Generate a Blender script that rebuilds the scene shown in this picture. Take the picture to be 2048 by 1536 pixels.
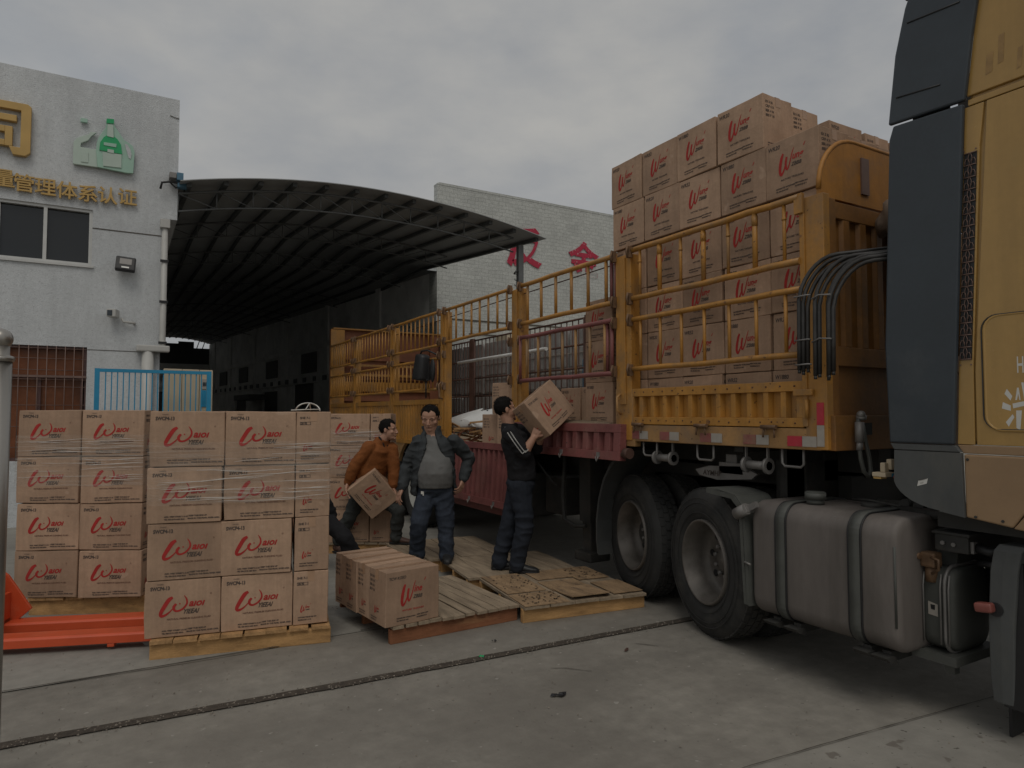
import bpy, bmesh, math, random
from mathutils import Vector, Matrix, noise as mnoise
for o in list(bpy.data.objects): bpy.data.objects.remove(o)
SC=bpy.context.scene; COL=SC.collection
R=math.radians
# ------------------------------------------------------------------ camera
cam=bpy.data.objects.new('camera',bpy.data.cameras.new('camera')); COL.objects.link(cam)
cam.data.sensor_width=36; cam.data.lens=23.642; cam.data.clip_start=.05; cam.data.clip_end=2000
cam.location=(0,0,1.63); cam.rotation_euler=(R(90+2.554),0,R(-30.245))
SC.camera=cam
# ------------------------------------------------------------------ sky, sun, exposure
SUN_EL,SUN_AZ=R(56),R(205)      # azimuth clockwise from +Y
W=bpy.data.worlds.new("World"); SC.world=W; W.use_nodes=True
nt=W.node_tree; N=nt.nodes; L=nt.links; bg=N['Background']
sky=N.new('ShaderNodeTexSky'); sky.sky_type='NISHITA'; sky.sun_disc=False
sky.sun_elevation=SUN_EL; sky.sun_rotation=SUN_AZ; sky.air_density=1.5; sky.dust_density=3
tc=N.new('ShaderNodeTexCoord'); mp=N.new('ShaderNodeMapping'); mp.inputs['Scale'].default_value=(1,1,2.2)
n1=N.new('ShaderNodeTexNoise'); n1.inputs['Scale'].default_value=1.9; n1.inputs['Detail'].default_value=7; n1.inputs['Roughness'].default_value=.55
L.new(tc.outputs['Generated'],mp.inputs['Vector']); L.new(mp.outputs['Vector'],n1.inputs['Vector'])
cr=N.new('ShaderNodeValToRGB'); cr.color_ramp.elements[0].position=.36; cr.color_ramp.elements[0].color=(3.6,3.78,4.05,1)
cr.color_ramp.elements[1].position=.60; cr.color_ramp.elements[1].color=(5.5,5.4,5.15,1)
L.new(n1.outputs['Fac'],cr.inputs['Fac'])
cr2=N.new('ShaderNodeValToRGB'); cr2.color_ramp.elements[0].position=.30; cr2.color_ramp.elements[0].color=(.72,.72,.72,1)
cr2.color_ramp.elements[1].position=.5; cr2.color_ramp.elements[1].color=(.96,.96,.96,1)
n2=N.new('ShaderNodeTexNoise'); n2.inputs['Scale'].default_value=2.6; n2.inputs['Detail'].default_value=5
mp2=N.new('ShaderNodeMapping'); mp2.inputs['Location'].default_value=(3.1,1.7,.4); mp2.inputs['Scale'].default_value=(1,1,1.6)
L.new(tc.outputs['Generated'],mp2.inputs['Vector']); L.new(mp2.outputs['Vector'],n2.inputs['Vector']); L.new(n2.outputs['Fac'],cr2.inputs['Fac'])
mx=N.new('ShaderNodeMixRGB'); L.new(cr2.outputs['Color'],mx.inputs['Fac']); L.new(sky.outputs['Color'],mx.inputs['Color1']); L.new(cr.outputs['Color'],mx.inputs['Color2'])
L.new(mx.outputs['Color'],bg.inputs['Color']); bg.inputs['Strength'].default_value=.10
sun=bpy.data.objects.new('sun',bpy.data.lights.new('sun','SUN')); COL.objects.link(sun)
sun.data.energy=.95; sun.data.angle=R(32); sun.data.color=(1,.95,.87)
sd=Vector((math.sin(SUN_AZ)*math.cos(SUN_EL),math.cos(SUN_AZ)*math.cos(SUN_EL),math.sin(SUN_EL)))
sun.rotation_euler=sd.to_track_quat('Z','Y').to_euler(); sun.location=(0,-20,30)
VS=SC.view_settings; SC.display_settings.display_device='sRGB'; VS.view_transform='Standard'; VS.look='None'; VS.exposure=-.42; VS.gamma=1; VS.use_curve_mapping=False
SC.cycles.use_denoising=True; SC.cycles.max_bounces=6; SC.cycles.diffuse_bounces=3; SC.cycles.transparent_max_bounces=16
# ------------------------------------------------------------------ materials
def mat(name,col,rough=.6,metal=0,var=.18,scale=6,bump=.0,bscale=60,dirt=None,rand=0,stretch=(1,1,1),spec=.5,fine=0,flecks=None,streak=None,specks=None):
    m=bpy.data.materials.new(name); m.use_nodes=True; t=m.node_tree; n=t.nodes; l=t.links; b=n['Principled BSDF']
    b.inputs['Roughness'].default_value=rough; b.inputs['Metallic'].default_value=metal; b.inputs['Specular IOR Level'].default_value=spec
    tc=n.new('ShaderNodeTexCoord'); oi=n.new('ShaderNodeObjectInfo'); va=n.new('ShaderNodeVectorMath'); va.operation='MULTIPLY_ADD'
    cb=n.new('ShaderNodeCombineXYZ')
    for k in range(3): l.new(oi.outputs['Random'],cb.inputs[k])
    va.inputs[1].default_value=(37,23,51); l.new(cb.outputs[0],va.inputs[0]); l.new(tc.outputs['Object'],va.inputs[2])
    mp=n.new('ShaderNodeMapping'); mp.inputs['Scale'].default_value=stretch; l.new(va.outputs[0],mp.inputs['Vector'])
    def noi(sc,det=5,ro=.6,v=None):
        x=n.new('ShaderNodeTexNoise'); x.inputs['Scale'].default_value=sc; x.inputs['Detail'].default_value=det; x.inputs['Roughness'].default_value=ro
        l.new((v or mp).outputs[0],x.inputs['Vector']); return x
    def mul(c,f,a0,a1,p0=.3,p1=.7):
        r=n.new('ShaderNodeMapRange'); r.inputs['From Min'].default_value=p0; r.inputs['From Max'].default_value=p1; r.inputs['To Min'].default_value=a0; r.inputs['To Max'].default_value=a1
        l.new(f,r.inputs['Value']); x=n.new('ShaderNodeVectorMath'); x.operation='SCALE'; l.new(c,x.inputs[0]); l.new(r.outputs[0],x.inputs['Scale']); return x.outputs[0]
    rgb=n.new('ShaderNodeRGB'); rgb.outputs[0].default_value=(*col,1); c=rgb.outputs[0]
    nz=noi(scale); c=mul(c,nz.outputs['Fac'],1-var,1+var)
    if fine:
        nf=noi(scale*14,3); c=mul(c,nf.outputs['Fac'],1-fine,1+fine)
    if streak:
        m2=n.new('ShaderNodeMapping'); m2.inputs['Scale'].default_value=streak[0]; l.new(va.outputs[0],m2.inputs['Vector']); ns=noi(1,5,.65,m2); c=mul(c,ns.outputs['Fac'],1-streak[1],1+streak[1],.34,.66)
    if rand:
        c=mul(c,oi.outputs['Random'],1-rand,1+rand,0,1)
    if dirt:
        dcol,amt,dsc,thr=dirt
        nd=noi(dsc,8,.68); r=n.new('ShaderNodeMapRange'); r.inputs['From Min'].default_value=thr; r.inputs['From Max'].default_value=thr+.16; r.inputs['To Max'].default_value=amt
        l.new(nd.outputs['Fac'],r.inputs['Value']); x=n.new('ShaderNodeMixRGB'); l.new(r.outputs[0],x.inputs['Fac']); l.new(c,x.inputs['Color1']); x.inputs['Color2'].default_value=(*dcol,1); c=x.outputs[0]
    for fl in (flecks,specks):
        if not fl: continue
        fcol,fsc,fthr,famt=fl
        nd=noi(fsc,2,.5); r=n.new('ShaderNodeMapRange'); r.inputs['From Min'].default_value=fthr; r.inputs['From Max'].default_value=fthr+.04; r.inputs['To Max'].default_value=famt
        l.new(nd.outputs['Fac'],r.inputs['Value']); x=n.new('ShaderNodeMixRGB'); l.new(r.outputs[0],x.inputs['Fac']); l.new(c,x.inputs['Color1']); x.inputs['Color2'].default_value=(*fcol,1); c=x.outputs[0]
    l.new(c,b.inputs['Base Color'])
    rr=n.new('ShaderNodeMapRange'); rr.inputs['To Min'].default_value=max(0,rough-.12); rr.inputs['To Max'].default_value=min(1,rough+.12); l.new(nz.outputs['Fac'],rr.inputs['Value']); l.new(rr.outputs[0],b.inputs['Roughness'])
    if bump:
        nb=noi(bscale,4); bu=n.new('ShaderNodeBump'); bu.inputs['Strength'].default_value=bump; bu.inputs['Distance'].default_value=.01
        l.new(nb.outputs['Fac'],bu.inputs['Height']); l.new(bu.outputs[0],b.inputs['Normal'])
    return m
def glass(name,col,rough=.05):
    m=bpy.data.materials.new(name); m.use_nodes=True; b=m.node_tree.nodes['Principled BSDF']
    b.inputs['Base Color'].default_value=(*col,1); b.inputs['Roughness'].default_value=rough; b.inputs['Specular IOR Level'].default_value=.6
    return m
M={}
M['board']=mat('cardboard',(.395,.264,.18),.78,var=.14,scale=3,fine=.05,rand=.15,bump=.3,bscale=18,dirt=((.29,.185,.12),.45,3.2,.55),spec=.25,streak=((26,26,1.6),.07),specks=((.52,.37,.27),7,.70,.5))
M['board_light']=mat('cardboard_pale',(.47,.30,.20),.78,var=.10,scale=3,fine=.05,rand=.08,bump=.2,bscale=18,dirt=((.32,.19,.12),.3,4,.6),spec=.25)
M['red_ink']=mat('red_ink',(.40,.035,.032),.7,var=.12,scale=20,spec=.2)
M['black_ink']=mat('black_ink',(.085,.068,.06),.75,var=.2,scale=30,spec=.2)
M['faint_ink']=mat('faint_ink',(.20,.115,.08),.75,var=.25,scale=30,spec=.2)
M['tape']=mat('packing_tape',(.40,.25,.155),.3,var=.1,scale=8)
M['wood']=mat('pallet_wood',(.42,.25,.115),.75,var=.3,scale=2.2,fine=.12,stretch=(9,1.2,9),bump=.35,bscale=10,dirt=((.12,.07,.04),.6,2.0,.56),spec=.25)
M['wood_x']=mat('stringer_wood',(.46,.27,.115),.75,var=.3,scale=2.2,fine=.12,stretch=(1.2,9,9),bump=.35,bscale=10,dirt=((.16,.08,.035),.6,2.0,.58),spec=.25)
M['wood_red']=mat('stained_stringer',(.26,.11,.055),.75,var=.3,scale=2.2,fine=.12,stretch=(1.2,6,6),bump=.35,bscale=10,dirt=((.42,.25,.12),.7,1.6,.56),spec=.25)
M['wood_grey']=mat('weathered_wood',(.30,.235,.165),.8,var=.3,scale=2.2,fine=.12,stretch=(9,1.2,9),bump=.35,bscale=10,dirt=((.15,.105,.07),.6,2.0,.56),spec=.25)
M['yellow']=mat('truck_yellow',(.42,.20,.038),.45,var=.16,scale=3,fine=.06,bump=.12,bscale=20,dirt=((.235,.145,.072),.75,2.6,.49),flecks=((.09,.045,.02),38,.69,.8),streak=((14,14,1.2),.10),specks=((.14,.065,.03),13,.70,.7))
M['yellow_dirty']=mat('dusty_yellow',(.36,.20,.075),.6,var=.2,scale=3,fine=.08,bump=.15,bscale=20,dirt=((.22,.15,.095),.75,2.4,.48),flecks=((.07,.04,.025),34,.68,.8))
M['yellow_shaded']=mat('shaded_yellow',(.225,.10,.022),.6,var=.25,scale=2.5,fine=.08,bump=.15,bscale=20,dirt=((.12,.07,.03),.8,2.2,.50))  # truck yellow darkened to paint in the cab's shade on the headboard
M['yellow_arch']=mat('faded_yellow',(.36,.158,.026),.55,var=.2,scale=2.5,fine=.06,bump=.12,bscale=20,dirt=((.24,.13,.06),.7,2.0,.50),streak=((10,10,1),.12))
M['purple']=mat('purple_red_paint',(.20,.066,.060),.55,var=.22,scale=3,fine=.08,bump=.12,bscale=20,dirt=((.22,.12,.095),.6,2.5,.54),flecks=((.03,.015,.012),30,.69,.9))
M['oxide']=mat('red_oxide',(.235,.088,.042),.7,var=.25,scale=3,fine=.08,dirt=((.16,.06,.03),.6,2.5,.52))
M['rust']=mat('rusty_bar',(.085,.042,.03),.75,var=.3,scale=6,fine=.1)
M['cab_gold']=mat('cab_gold',(.40,.245,.078),.24,var=.08,scale=2,fine=.03,streak=((9,9,.7),.07),dirt=((.36,.25,.09),.5,1.4,.58),spec=.5)
M['tape_mark']=mat('tape_residue',(.33,.20,.075),.6,var=.2,scale=20)
M['cab_tan']=mat('cab_tan',(.31,.20,.11),.5,var=.10,scale=2,fine=.03,flecks=((.16,.09,.05),26,.72,.7))
M['fairing']=mat('dark_blue_panel',(.036,.046,.056),.36,var=.14,scale=3,fine=.05,dirt=((.085,.09,.092),.5,1.8,.58))
M['fairing_dusty']=mat('dusty_panel',(.075,.079,.078),.55,var=.14,scale=3,fine=.05,stretch=(1,1,.4),dirt=((.12,.115,.10),.6,1.8,.54))
M['tyre']=mat('tyre_rubber',(.034,.034,.033),.8,var=.2,scale=8,bump=.2,bscale=60,dirt=((.075,.07,.062),.6,3,.50),spec=.3)
M['rim']=mat('dusty_rim',(.135,.122,.108),.5,metal=.25,var=.2,scale=6,dirt=((.07,.06,.05),.7,5,.5))
M['rim_white']=mat('pale_rim',(.34,.34,.31),.55,var=.2,scale=6)
M['tank']=mat('dull_aluminium',(.142,.125,.113),.64,metal=.1,var=.16,scale=2,fine=.06,stretch=(1,1,.25),dirt=((.085,.074,.064),.7,1.7,.50),streak=((5,5,.6),.12))
M['strap']=mat('strap_steel',(.075,.078,.07),.6,var=.2,scale=6)
M['black']=mat('black_plastic',(.014,.014,.015),.5,var=.3,scale=6)
M['chassis']=mat('chassis_dark',(.035,.034,.031),.7,var=.3,scale=5,dirt=((.07,.06,.05),.6,4,.5))
M['grey_metal']=mat('grey_steel',(.21,.20,.19),.5,metal=.3,var=.2,scale=6)
M['pipe_dark']=mat('dark_pipe',(.050,.048,.046),.42,metal=.4,var=.3,scale=12,fine=.1)
M['hinge']=mat('worn_steel',(.17,.10,.055),.6,metal=.2,var=.35,scale=18)
M['white']=mat('white_paint',(.62,.62,.60),.6,var=.08,scale=6)
M['white_dec']=mat('white_decal',(.62,.61,.57),.5,var=.06,scale=9)
M['refl_red']=mat('reflector_red',(.46,.03,.05),.4,var=.1,scale=20,dirt=((.24,.09,.08),.6,5,.55))
M['refl_dull']=mat('reflector_faded',(.27,.085,.075),.5,var=.2,scale=20,dirt=((.24,.14,.09),.8,7,.45))
M['refl_white']=mat('reflector_white',(.36,.33,.29),.4,var=.1,scale=20,dirt=((.28,.22,.17),.6,5,.55))
M['orange']=mat('pallet_jack_orange',(.58,.085,.028),.38,var=.08,scale=5,dirt=((.62,.19,.10),.5,3,.58))
M['gold']=mat('gold_letter',(.50,.32,.10),.45,var=.08,scale=4)
M['blue']=mat('gate_blue',(.02,.25,.44),.45,var=.1,scale=6)
M['cream']=mat('cream_board',(.52,.43,.30),.6,var=.08,scale=2)
M['alu']=mat('aluminium_frame',(.55,.55,.53),.4,metal=.2,var=.06,scale=6)
M['pvc']=mat('pvc_pipe',(.46,.455,.43),.5,var=.08,scale=5)
M['steel_post']=mat('brushed_steel',(.36,.34,.31),.34,metal=.8,var=.12,scale=10,stretch=(1,1,.1))
M['glass_dark']=glass('dark_glass',(.018,.02,.022),.06)
M['brown_glass']=mat('brown_window',(.17,.062,.028),.25,var=.45,scale=1.7,spec=.25)
M['window_brown']=mat('window_maroon',(.10,.05,.045),.5,var=.15,scale=5)
M['grille_bar']=mat('grille_bar',(.16,.10,.08),.5,var=.2,scale=8)
M['mint']=mat('mint_plastic',(.34,.52,.42),.4,var=.06,scale=4)
M['mint_pale']=mat('mint_pale',(.46,.55,.48),.4,var=.06,scale=4)
M['green']=mat('emblem_green',(.02,.36,.13),.35,var=.06,scale=4)
M['roof']=mat('roof_sheet_grey',(.31,.32,.32),.6,var=.08,scale=1.5)
M['truss']=mat('truss_grey',(.105,.11,.11),.55,var=.12,scale=4)
M['truss_dark']=mat('purlin_dark',(.075,.08,.08),.6,var=.12,scale=4)
M['shed_wall']=mat('shed_render',(.78,.78,.75),.85,var=.18,scale=.9,dirt=((.50,.50,.48),.6,.8,.5))
M['shed_dark']=mat('shed_opening',(.14,.14,.135),.8)
M['sign_red']=mat('red_wall_paint',(.40,.018,.05),.6,var=.15,scale=8,flecks=((.55,.50,.48),16,.66,.7))
M['skin']=mat('skin',(.42,.235,.16),.5,var=.08,scale=12,spec=.4)
M['hair']=mat('black_hair',(.007,.006,.0055),.75,var=.3,scale=30,spec=.15)
M['lip']=mat('lip',(.30,.13,.10),.5)
M['eye']=mat('eye_dark',(.03,.02,.018),.3)
M['jacket_brown']=mat('rust_suede',(.215,.074,.022),.85,var=.14,scale=9,fine=.08,bump=.2,bscale=90,spec=.2)
M['jacket_grey']=mat('charcoal_jacket',(.042,.047,.050),.8,var=.15,scale=9,fine=.06,bump=.2,bscale=90,spec=.25)
M['tee_grey']=mat('grey_tee',(.155,.155,.15),.85,var=.08,scale=9,fine=.05,spec=.2)
M['jeans']=mat('dark_jeans',(.034,.042,.058),.85,var=.25,scale=7,fine=.12,dirt=((.085,.105,.145),.6,3.2,.52),spec=.2)
M['trousers_grey']=mat('dark_grey_trousers',(.045,.048,.046),.85,var=.2,scale=8,fine=.1,spec=.2)
M['black_cloth']=mat('black_cloth',(.017,.017,.019),.85,var=.25,scale=8,fine=.1,spec=.2)
M['navy_cloth']=mat('navy_black_cloth',(.021,.025,.034),.85,var=.25,scale=8,fine=.1,spec=.2)
M['shoe_black']=mat('black_shoe',(.02,.021,.022),.5,var=.2,scale=14)
M['boot_brown']=mat('brown_boot',(.085,.042,.03),.6,var=.2,scale=14)
M['stripe']=mat('white_stripe',(.55,.55,.52),.7)
M['tarp_brown']=mat('brown_tarp',(.17,.12,.085),.8,var=.2,scale=8,bump=.3,bscale=14)
M['grey_pack']=mat('grey_pack',(.30,.285,.27),.5,var=.22,scale=5,fine=.1)
M['blue_tarp']=mat('blue_tarp',(.075,.17,.25),.6,var=.2,scale=6)
# stretch film : mostly clear with bright streaks where it is gathered
def film():
    m=bpy.data.materials.new('stretch_film'); m.use_nodes=True; t=m.node_tree; n=t.nodes; l=t.links; b=n['Principled BSDF']
    b.inputs['Base Color'].default_value=(.62,.58,.52,1); b.inputs['Roughness'].default_value=.28
    tc=n.new('ShaderNodeTexCoord'); mp=n.new('ShaderNodeMapping'); mp.inputs['Scale'].default_value=(2.2,2.2,75)
    l.new(tc.outputs['Object'],mp.inputs['Vector'])
    x=n.new('ShaderNodeTexNoise'); x.inputs['Scale'].default_value=1; x.inputs['Detail'].default_value=4; l.new(mp.outputs[0],x.inputs['Vector'])
    r=n.new('ShaderNodeMapRange'); r.inputs['From Min'].default_value=.50; r.inputs['From Max'].default_value=.74; r.inputs['To Min'].default_value=.07; r.inputs['To Max'].default_value=.42
    l.new(x.outputs['Fac'],r.inputs['Value']); l.new(r.outputs[0],b.inputs['Alpha'])
    return m
M['lamp_red']=mat('marker_lamp_red',(.24,.075,.06),.35,var=.15,scale=20)
M['film']=film()
M['film_strand']=mat('film_strand',(.66,.62,.57),.3,var=.1,scale=9)
# ------------------------------------------------------------------ mesh helpers
KEEP={'rivet','character','painted_character','sticker_print','bracket_lettering','white_marking','pocket_tag','window_guard','slot','worn_hole','vent_loops','vent','slat_pieces','bent_hoop','sleeve_stripe','gate_catch','bracket_row','mark','strand','film','truss','purlin','wall','window','tile_border','joint_line','hair','lips','eyebrow','tyre','corrugated_gate','lattice_gate','white_label','highlight','headboard','drop_gate','hanging_gate','cab','door_gap','collar_lining','body','highlight','roof_sheet','deck_board','arched_top','seat','hose_set','pack','plywood_patch','gable_lattice','air_valve','tank_band','bracket','gate_hinge','upright_bar'}
KEEP-={'bracket','bracket_row'}
class MB:
    def __init__(s): s.v=[]; s.f=[]; s.m=[]; s.s=[]
    def add(s,v,f,mi=0,sm=False):
        k=len(s.v); s.v+= [tuple(p) for p in v]
        for q in f: s.f.append(tuple(i+k for i in q)); s.m.append(mi); s.s.append(sm)
        return s
    def box(s,x0,x1,y0,y1,z0,z1,mi=0,T=None):
        v=[Vector(p) for p in ((x0,y0,z0),(x1,y0,z0),(x1,y1,z0),(x0,y1,z0),(x0,y0,z1),(x1,y0,z1),(x1,y1,z1),(x0,y1,z1))]
        if T is not None: v=[T@p for p in v]
        return s.add(v,[(0,3,2,1),(4,5,6,7),(0,1,5,4),(1,2,6,5),(2,3,7,6),(3,0,4,7)],mi)
    def rbox(s,x0,x1,y0,y1,z0,z1,b=.01,mi=0,T=None,seg=2):
        bm=bmesh.new(); bmesh.ops.create_cube(bm,size=1)
        for p in bm.verts: p.co=Vector((x0+(p.co.x+.5)*(x1-x0),y0+(p.co.y+.5)*(y1-y0),z0+(p.co.z+.5)*(z1-z0)))
        bmesh.ops.bevel(bm,geom=bm.edges[:],offset=b,segments=seg,profile=.6,affect='EDGES')
        bm.verts.index_update(); v=[(T@p.co if T is not None else p.co.copy()) for p in bm.verts]; f=[[q.index for q in fc.verts] for fc in bm.faces]; bm.free()
        return s.add(v,f,mi,False)
    def prism(s,poly,axis,a,b,mi=0,T=None):
        """poly = 2-D points; axis 'x': (y,z), 'y': (x,z), 'z': (x,y)"""
        def P(p,w): return {'x':Vector((w,p[0],p[1])),'y':Vector((p[0],w,p[1])),'z':Vector((p[0],p[1],w))}[axis]
        n=len(poly); v=[P(p,a) for p in poly]+[P(p,b) for p in poly]
        if T is not None: v=[T@p for p in v]
        f=[tuple(range(n))[::-1],tuple(range(n,2*n))]+[(i,(i+1)%n,n+(i+1)%n,n+i) for i in range(n)]
        return s.add(v,f,mi)
    def tube(s,pts,r,n=8,mi=0,closed=False,sm=True):
        pts=[Vector(p) for p in pts]; k=len(pts); rs=r if isinstance(r,(list,tuple)) else [r]*k
        v=[]; up=None
        for i,p in enumerate(pts):
            if closed: d=(pts[(i+1)%k]-pts[i-1])
            else: d=(pts[min(i+1,k-1)]-pts[max(i-1,0)])
            d.normalize()
            if up is None: up=Vector((0,0,1)) if abs(d.z)<.9 else Vector((1,0,0))
            a=d.cross(up).normalized(); up=a.cross(d).normalized()
            for j in range(n):
                t=2*math.pi*j/n; v.append(p+(a*math.cos(t)+up*math.sin(t))*rs[i])
        f=[]
        for i in range(k if closed else k-1):
            for j in range(n):
                a0=i*n+j; a1=i*n+(j+1)%n; b0=((i+1)%k)*n+j; b1=((i+1)%k)*n+(j+1)%n; f.append((a0,a1,b1,b0))
        s.add(v,f,mi,sm)
        if not closed:
            kk=len(s.v)-k*n
            s.f.append(tuple(kk+j for j in range(n))[::-1]); s.m.append(mi); s.s.append(False)
            s.f.append(tuple(kk+(k-1)*n+j for j in range(n))); s.m.append(mi); s.s.append(False)
        return s
    def cyl(s,p0,p1,r0,r1=None,n=16,mi=0): return s.tube([p0,p1],[r0,r0 if r1 is None else r1],n,mi)
    def loft(s,rings,mi=0,sm=True,caps=True):
        n=len(rings[0]); k=len(s.v); v=[p for r in rings for p in r]; f=[]
        for i in range(len(rings)-1):
            for j in range(n): f.append((i*n+j,i*n+(j+1)%n,(i+1)*n+(j+1)%n,(i+1)*n+j))
        s.add(v,f,mi,sm)
        if caps:
            m=len(rings)-1
            s.f.append(tuple(k+j for j in range(n))[::-1]); s.m.append(mi); s.s.append(sm)
            s.f.append(tuple(k+m*n+j for j in range(n))); s.m.append(mi); s.s.append(sm)
        return s
    def lathe(s,prof,c,axis='x',n=40,mi=0,sm=True,caps=True):
        """prof = (along, radius) points"""
        rings=[]
        for (a,r) in prof:
            ring=[]
            for j in range(n):
                t=2*math.pi*j/n
                if axis=='x': ring.append(Vector((c[0]+a,c[1]+r*math.cos(t),c[2]+r*math.sin(t))))
                elif axis=='z': ring.append(Vector((c[0]+r*math.cos(t),c[1]+r*math.sin(t),c[2]+a)))
                else: ring.append(Vector((c[0]+r*math.sin(t),c[1]+a,c[2]+r*math.cos(t))))
            rings.append(ring)
        return s.loft(rings,mi,sm,caps)
    def ell(s,c,rx,ry,rz,mi=0,n=16,m=10,T=None):
        v=[];f=[]; c=Vector(c)
        for i in range(m+1):
            ph=math.pi*i/m
            for j in range(n):
                t=2*math.pi*j/n; p=Vector((rx*math.sin(ph)*math.cos(t),ry*math.sin(ph)*math.sin(t),rz*math.cos(ph)))
                v.append(c+(T@p if T is not None else p))
        for i in range(m):
            for j in range(n): f.append((i*n+j,(i+1)*n+j,(i+1)*n+(j+1)%n,i*n+(j+1)%n))
        return s.add(v,f,mi,True)
    def text(s,txt,size,T,mi=0,shear=0,off=0,extr=0,align='LEFT',sx=1,sp=1,disp=None):
        v,f=text_geo(txt,size,shear,off,extr,align,sp)
        q=[]
        for p in v:
            p=T@Vector((p[0]*sx,p[1],p[2])); q.append(disp(p) if disp else p)
        return s.add(q,f,mi)
    def clusters(s):
        par=list(range(len(s.v)))
        def fd(a):
            while par[a]!=a: par[a]=par[par[a]]; a=par[a]
            return a
        for q in s.f:
            r=fd(q[0])
            for i in q[1:]: par[fd(i)]=r
        bb={}
        for i,p in enumerate(s.v):
            k=fd(i); b=bb.get(k)
            if b is None: bb[k]=[*p,*p]
            else:
                for j in range(3): b[j]=min(b[j],p[j]); b[j+3]=max(b[j+3],p[j])
        ks=list(bb); g={k:k for k in ks}
        def fg(a):
            while g[a]!=a: a=g[a]
            return a
        e=.012
        for i,a in enumerate(ks):
            for c in ks[:i]:
                A,B=bb[a],bb[c]
                if all(A[j]-e<=B[j+3] and B[j]-e<=A[j+3] for j in range(3)): g[fg(a)]=fg(c)
        out={}
        for f,m,sm in zip(s.f,s.m,s.s): out.setdefault(fg(fd(f[0])),[]).append((f,m,sm))
        return list(out.values())
    def build(s,name,mats,parent=None,bevel=0,loc=None):
        if parent and name not in KEEP and len(s.v)<6000:
            cl=s.clusters()
            if 1<len(cl)<=40:
                first=None
                for c in cl:
                    b=MB(); ix={}
                    for f,m,sm in c:
                        q=[]
                        for i in f:
                            if i not in ix: ix[i]=len(b.v); b.v.append(s.v[i])
                            q.append(ix[i])
                        b.f.append(tuple(q)); b.m.append(m); b.s.append(sm)
                    o=b._build(name,mats,parent,bevel,loc); first=first or o
                return first
        return s._build(name,mats,parent,bevel,loc)
    def _build(s,name,mats,parent=None,bevel=0,loc=None):
        o0=Vector(loc) if loc is not None else (root_loc(parent) if parent else Vector((0,0,0)))
        me=bpy.data.meshes.new(name)
        me.from_pydata([tuple(Vector(p)-o0) for p in s.v],[],s.f)
        for m in (mats if isinstance(mats,(list,tuple)) else [mats]): me.materials.append(M[m] if isinstance(m,str) else m)
        me.polygons.foreach_set('material_index',s.m); me.polygons.foreach_set('use_smooth',s.s); me.update()
        o=bpy.data.objects.new(name,me); COL.objects.link(o)
        if parent: o.parent=parent
        else: o.location=o0
        if bevel:
            b=o.modifiers.new('b','BEVEL'); b.width=bevel; b.segments=2; b.limit_method='ANGLE'; b.angle_limit=R(40); b.harden_normals=False
        return o
def root_loc(p):
    l=Vector((0,0,0))
    while p: l+=p.location; p=p.parent
    return l
_tc={}
TMP=bpy.data.scenes.new('scratch')   # scratch scene used only to evaluate text and modifiers quickly
def tdg():
    with bpy.context.temp_override(scene=TMP,view_layer=TMP.view_layers[0]):
        dg=bpy.context.evaluated_depsgraph_get(); dg.update()
    return dg
def text_geo(txt,size,shear,off,extr,align,sp):
    k=(txt,size,shear,off,extr,align,sp)
    if k in _tc: return _tc[k]
    cu=bpy.data.curves.new('t','FONT'); cu.body=txt; cu.size=size; cu.shear=shear; cu.offset=off; cu.extrude=extr; cu.align_x=align; cu.resolution_u=3; cu.space_character=sp
    o=bpy.data.objects.new('t',cu); TMP.collection.objects.link(o); dg=tdg(); e=o.evaluated_get(dg); me=e.to_mesh()
    r=([tuple(v.co) for v in me.vertices],[tuple(p.vertices) for p in me.polygons]); e.to_mesh_clear()
    bpy.data.objects.remove(o); bpy.data.curves.remove(cu); _tc[k]=r; return r
def stroke(pts,ws,n=7):
    """variable-width brush stroke through 2-D points -> verts, faces (z=0)"""
    P=[Vector((p[0],p[1],0)) for p in pts]; out=[]; wo=[]
    for i in range(len(P)-1):
        p0=P[max(i-1,0)];p1=P[i];p2=P[i+1];p3=P[min(i+2,len(P)-1)]
        for j in range(n):
            t=j/n; out.append(.5*((2*p1)+(p2-p0)*t+(2*p0-5*p1+4*p2-p3)*t*t+(3*p1-p0-3*p2+p3)*t**3)); wo.append(ws[i]+(ws[i+1]-ws[i])*t)
    out.append(P[-1]); wo.append(ws[-1]); v=[];f=[]
    for i,p in enumerate(out):
        d=(out[min(i+1,len(out)-1)]-out[max(i-1,0)]).normalized(); nn=Vector((-d.y,d.x,0))*wo[i]*.5; v+=[p+nn,p-nn]
    for i in range(len(out)-1): f.append((2*i,2*i+1,2*i+3,2*i+2))
    return v,f
def frame(o,ex,ey):
    ex=Vector(ex).normalized(); ey=Vector(ey).normalized(); ez=ex.cross(ey)
    T=Matrix((ex,ey,ez)).transposed().to_4x4(); T.translation=Vector(o); return T
def tag(o,label=None,cat=None,group=None,kind=None):
    if label: o['label']=label
    if cat: o['category']=cat
    if group: o['group']=group
    if kind: o['kind']=kind
    return o
def thing(name,label,cat,loc=(0,0,0),group=None):
    o=bpy.data.objects.new(name,None); COL.objects.link(o); o.location=loc; o.empty_display_size=.2
    return tag(o,label,cat,group)
def copy_tree(o,parent=None):
    c=o.copy(); COL.objects.link(c)
    if parent: c.parent=parent
    for ch in list(o.children): copy_tree(ch,c)
    return c
def rnd(a,b): return random.uniform(a,b)
random.seed(7)
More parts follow.
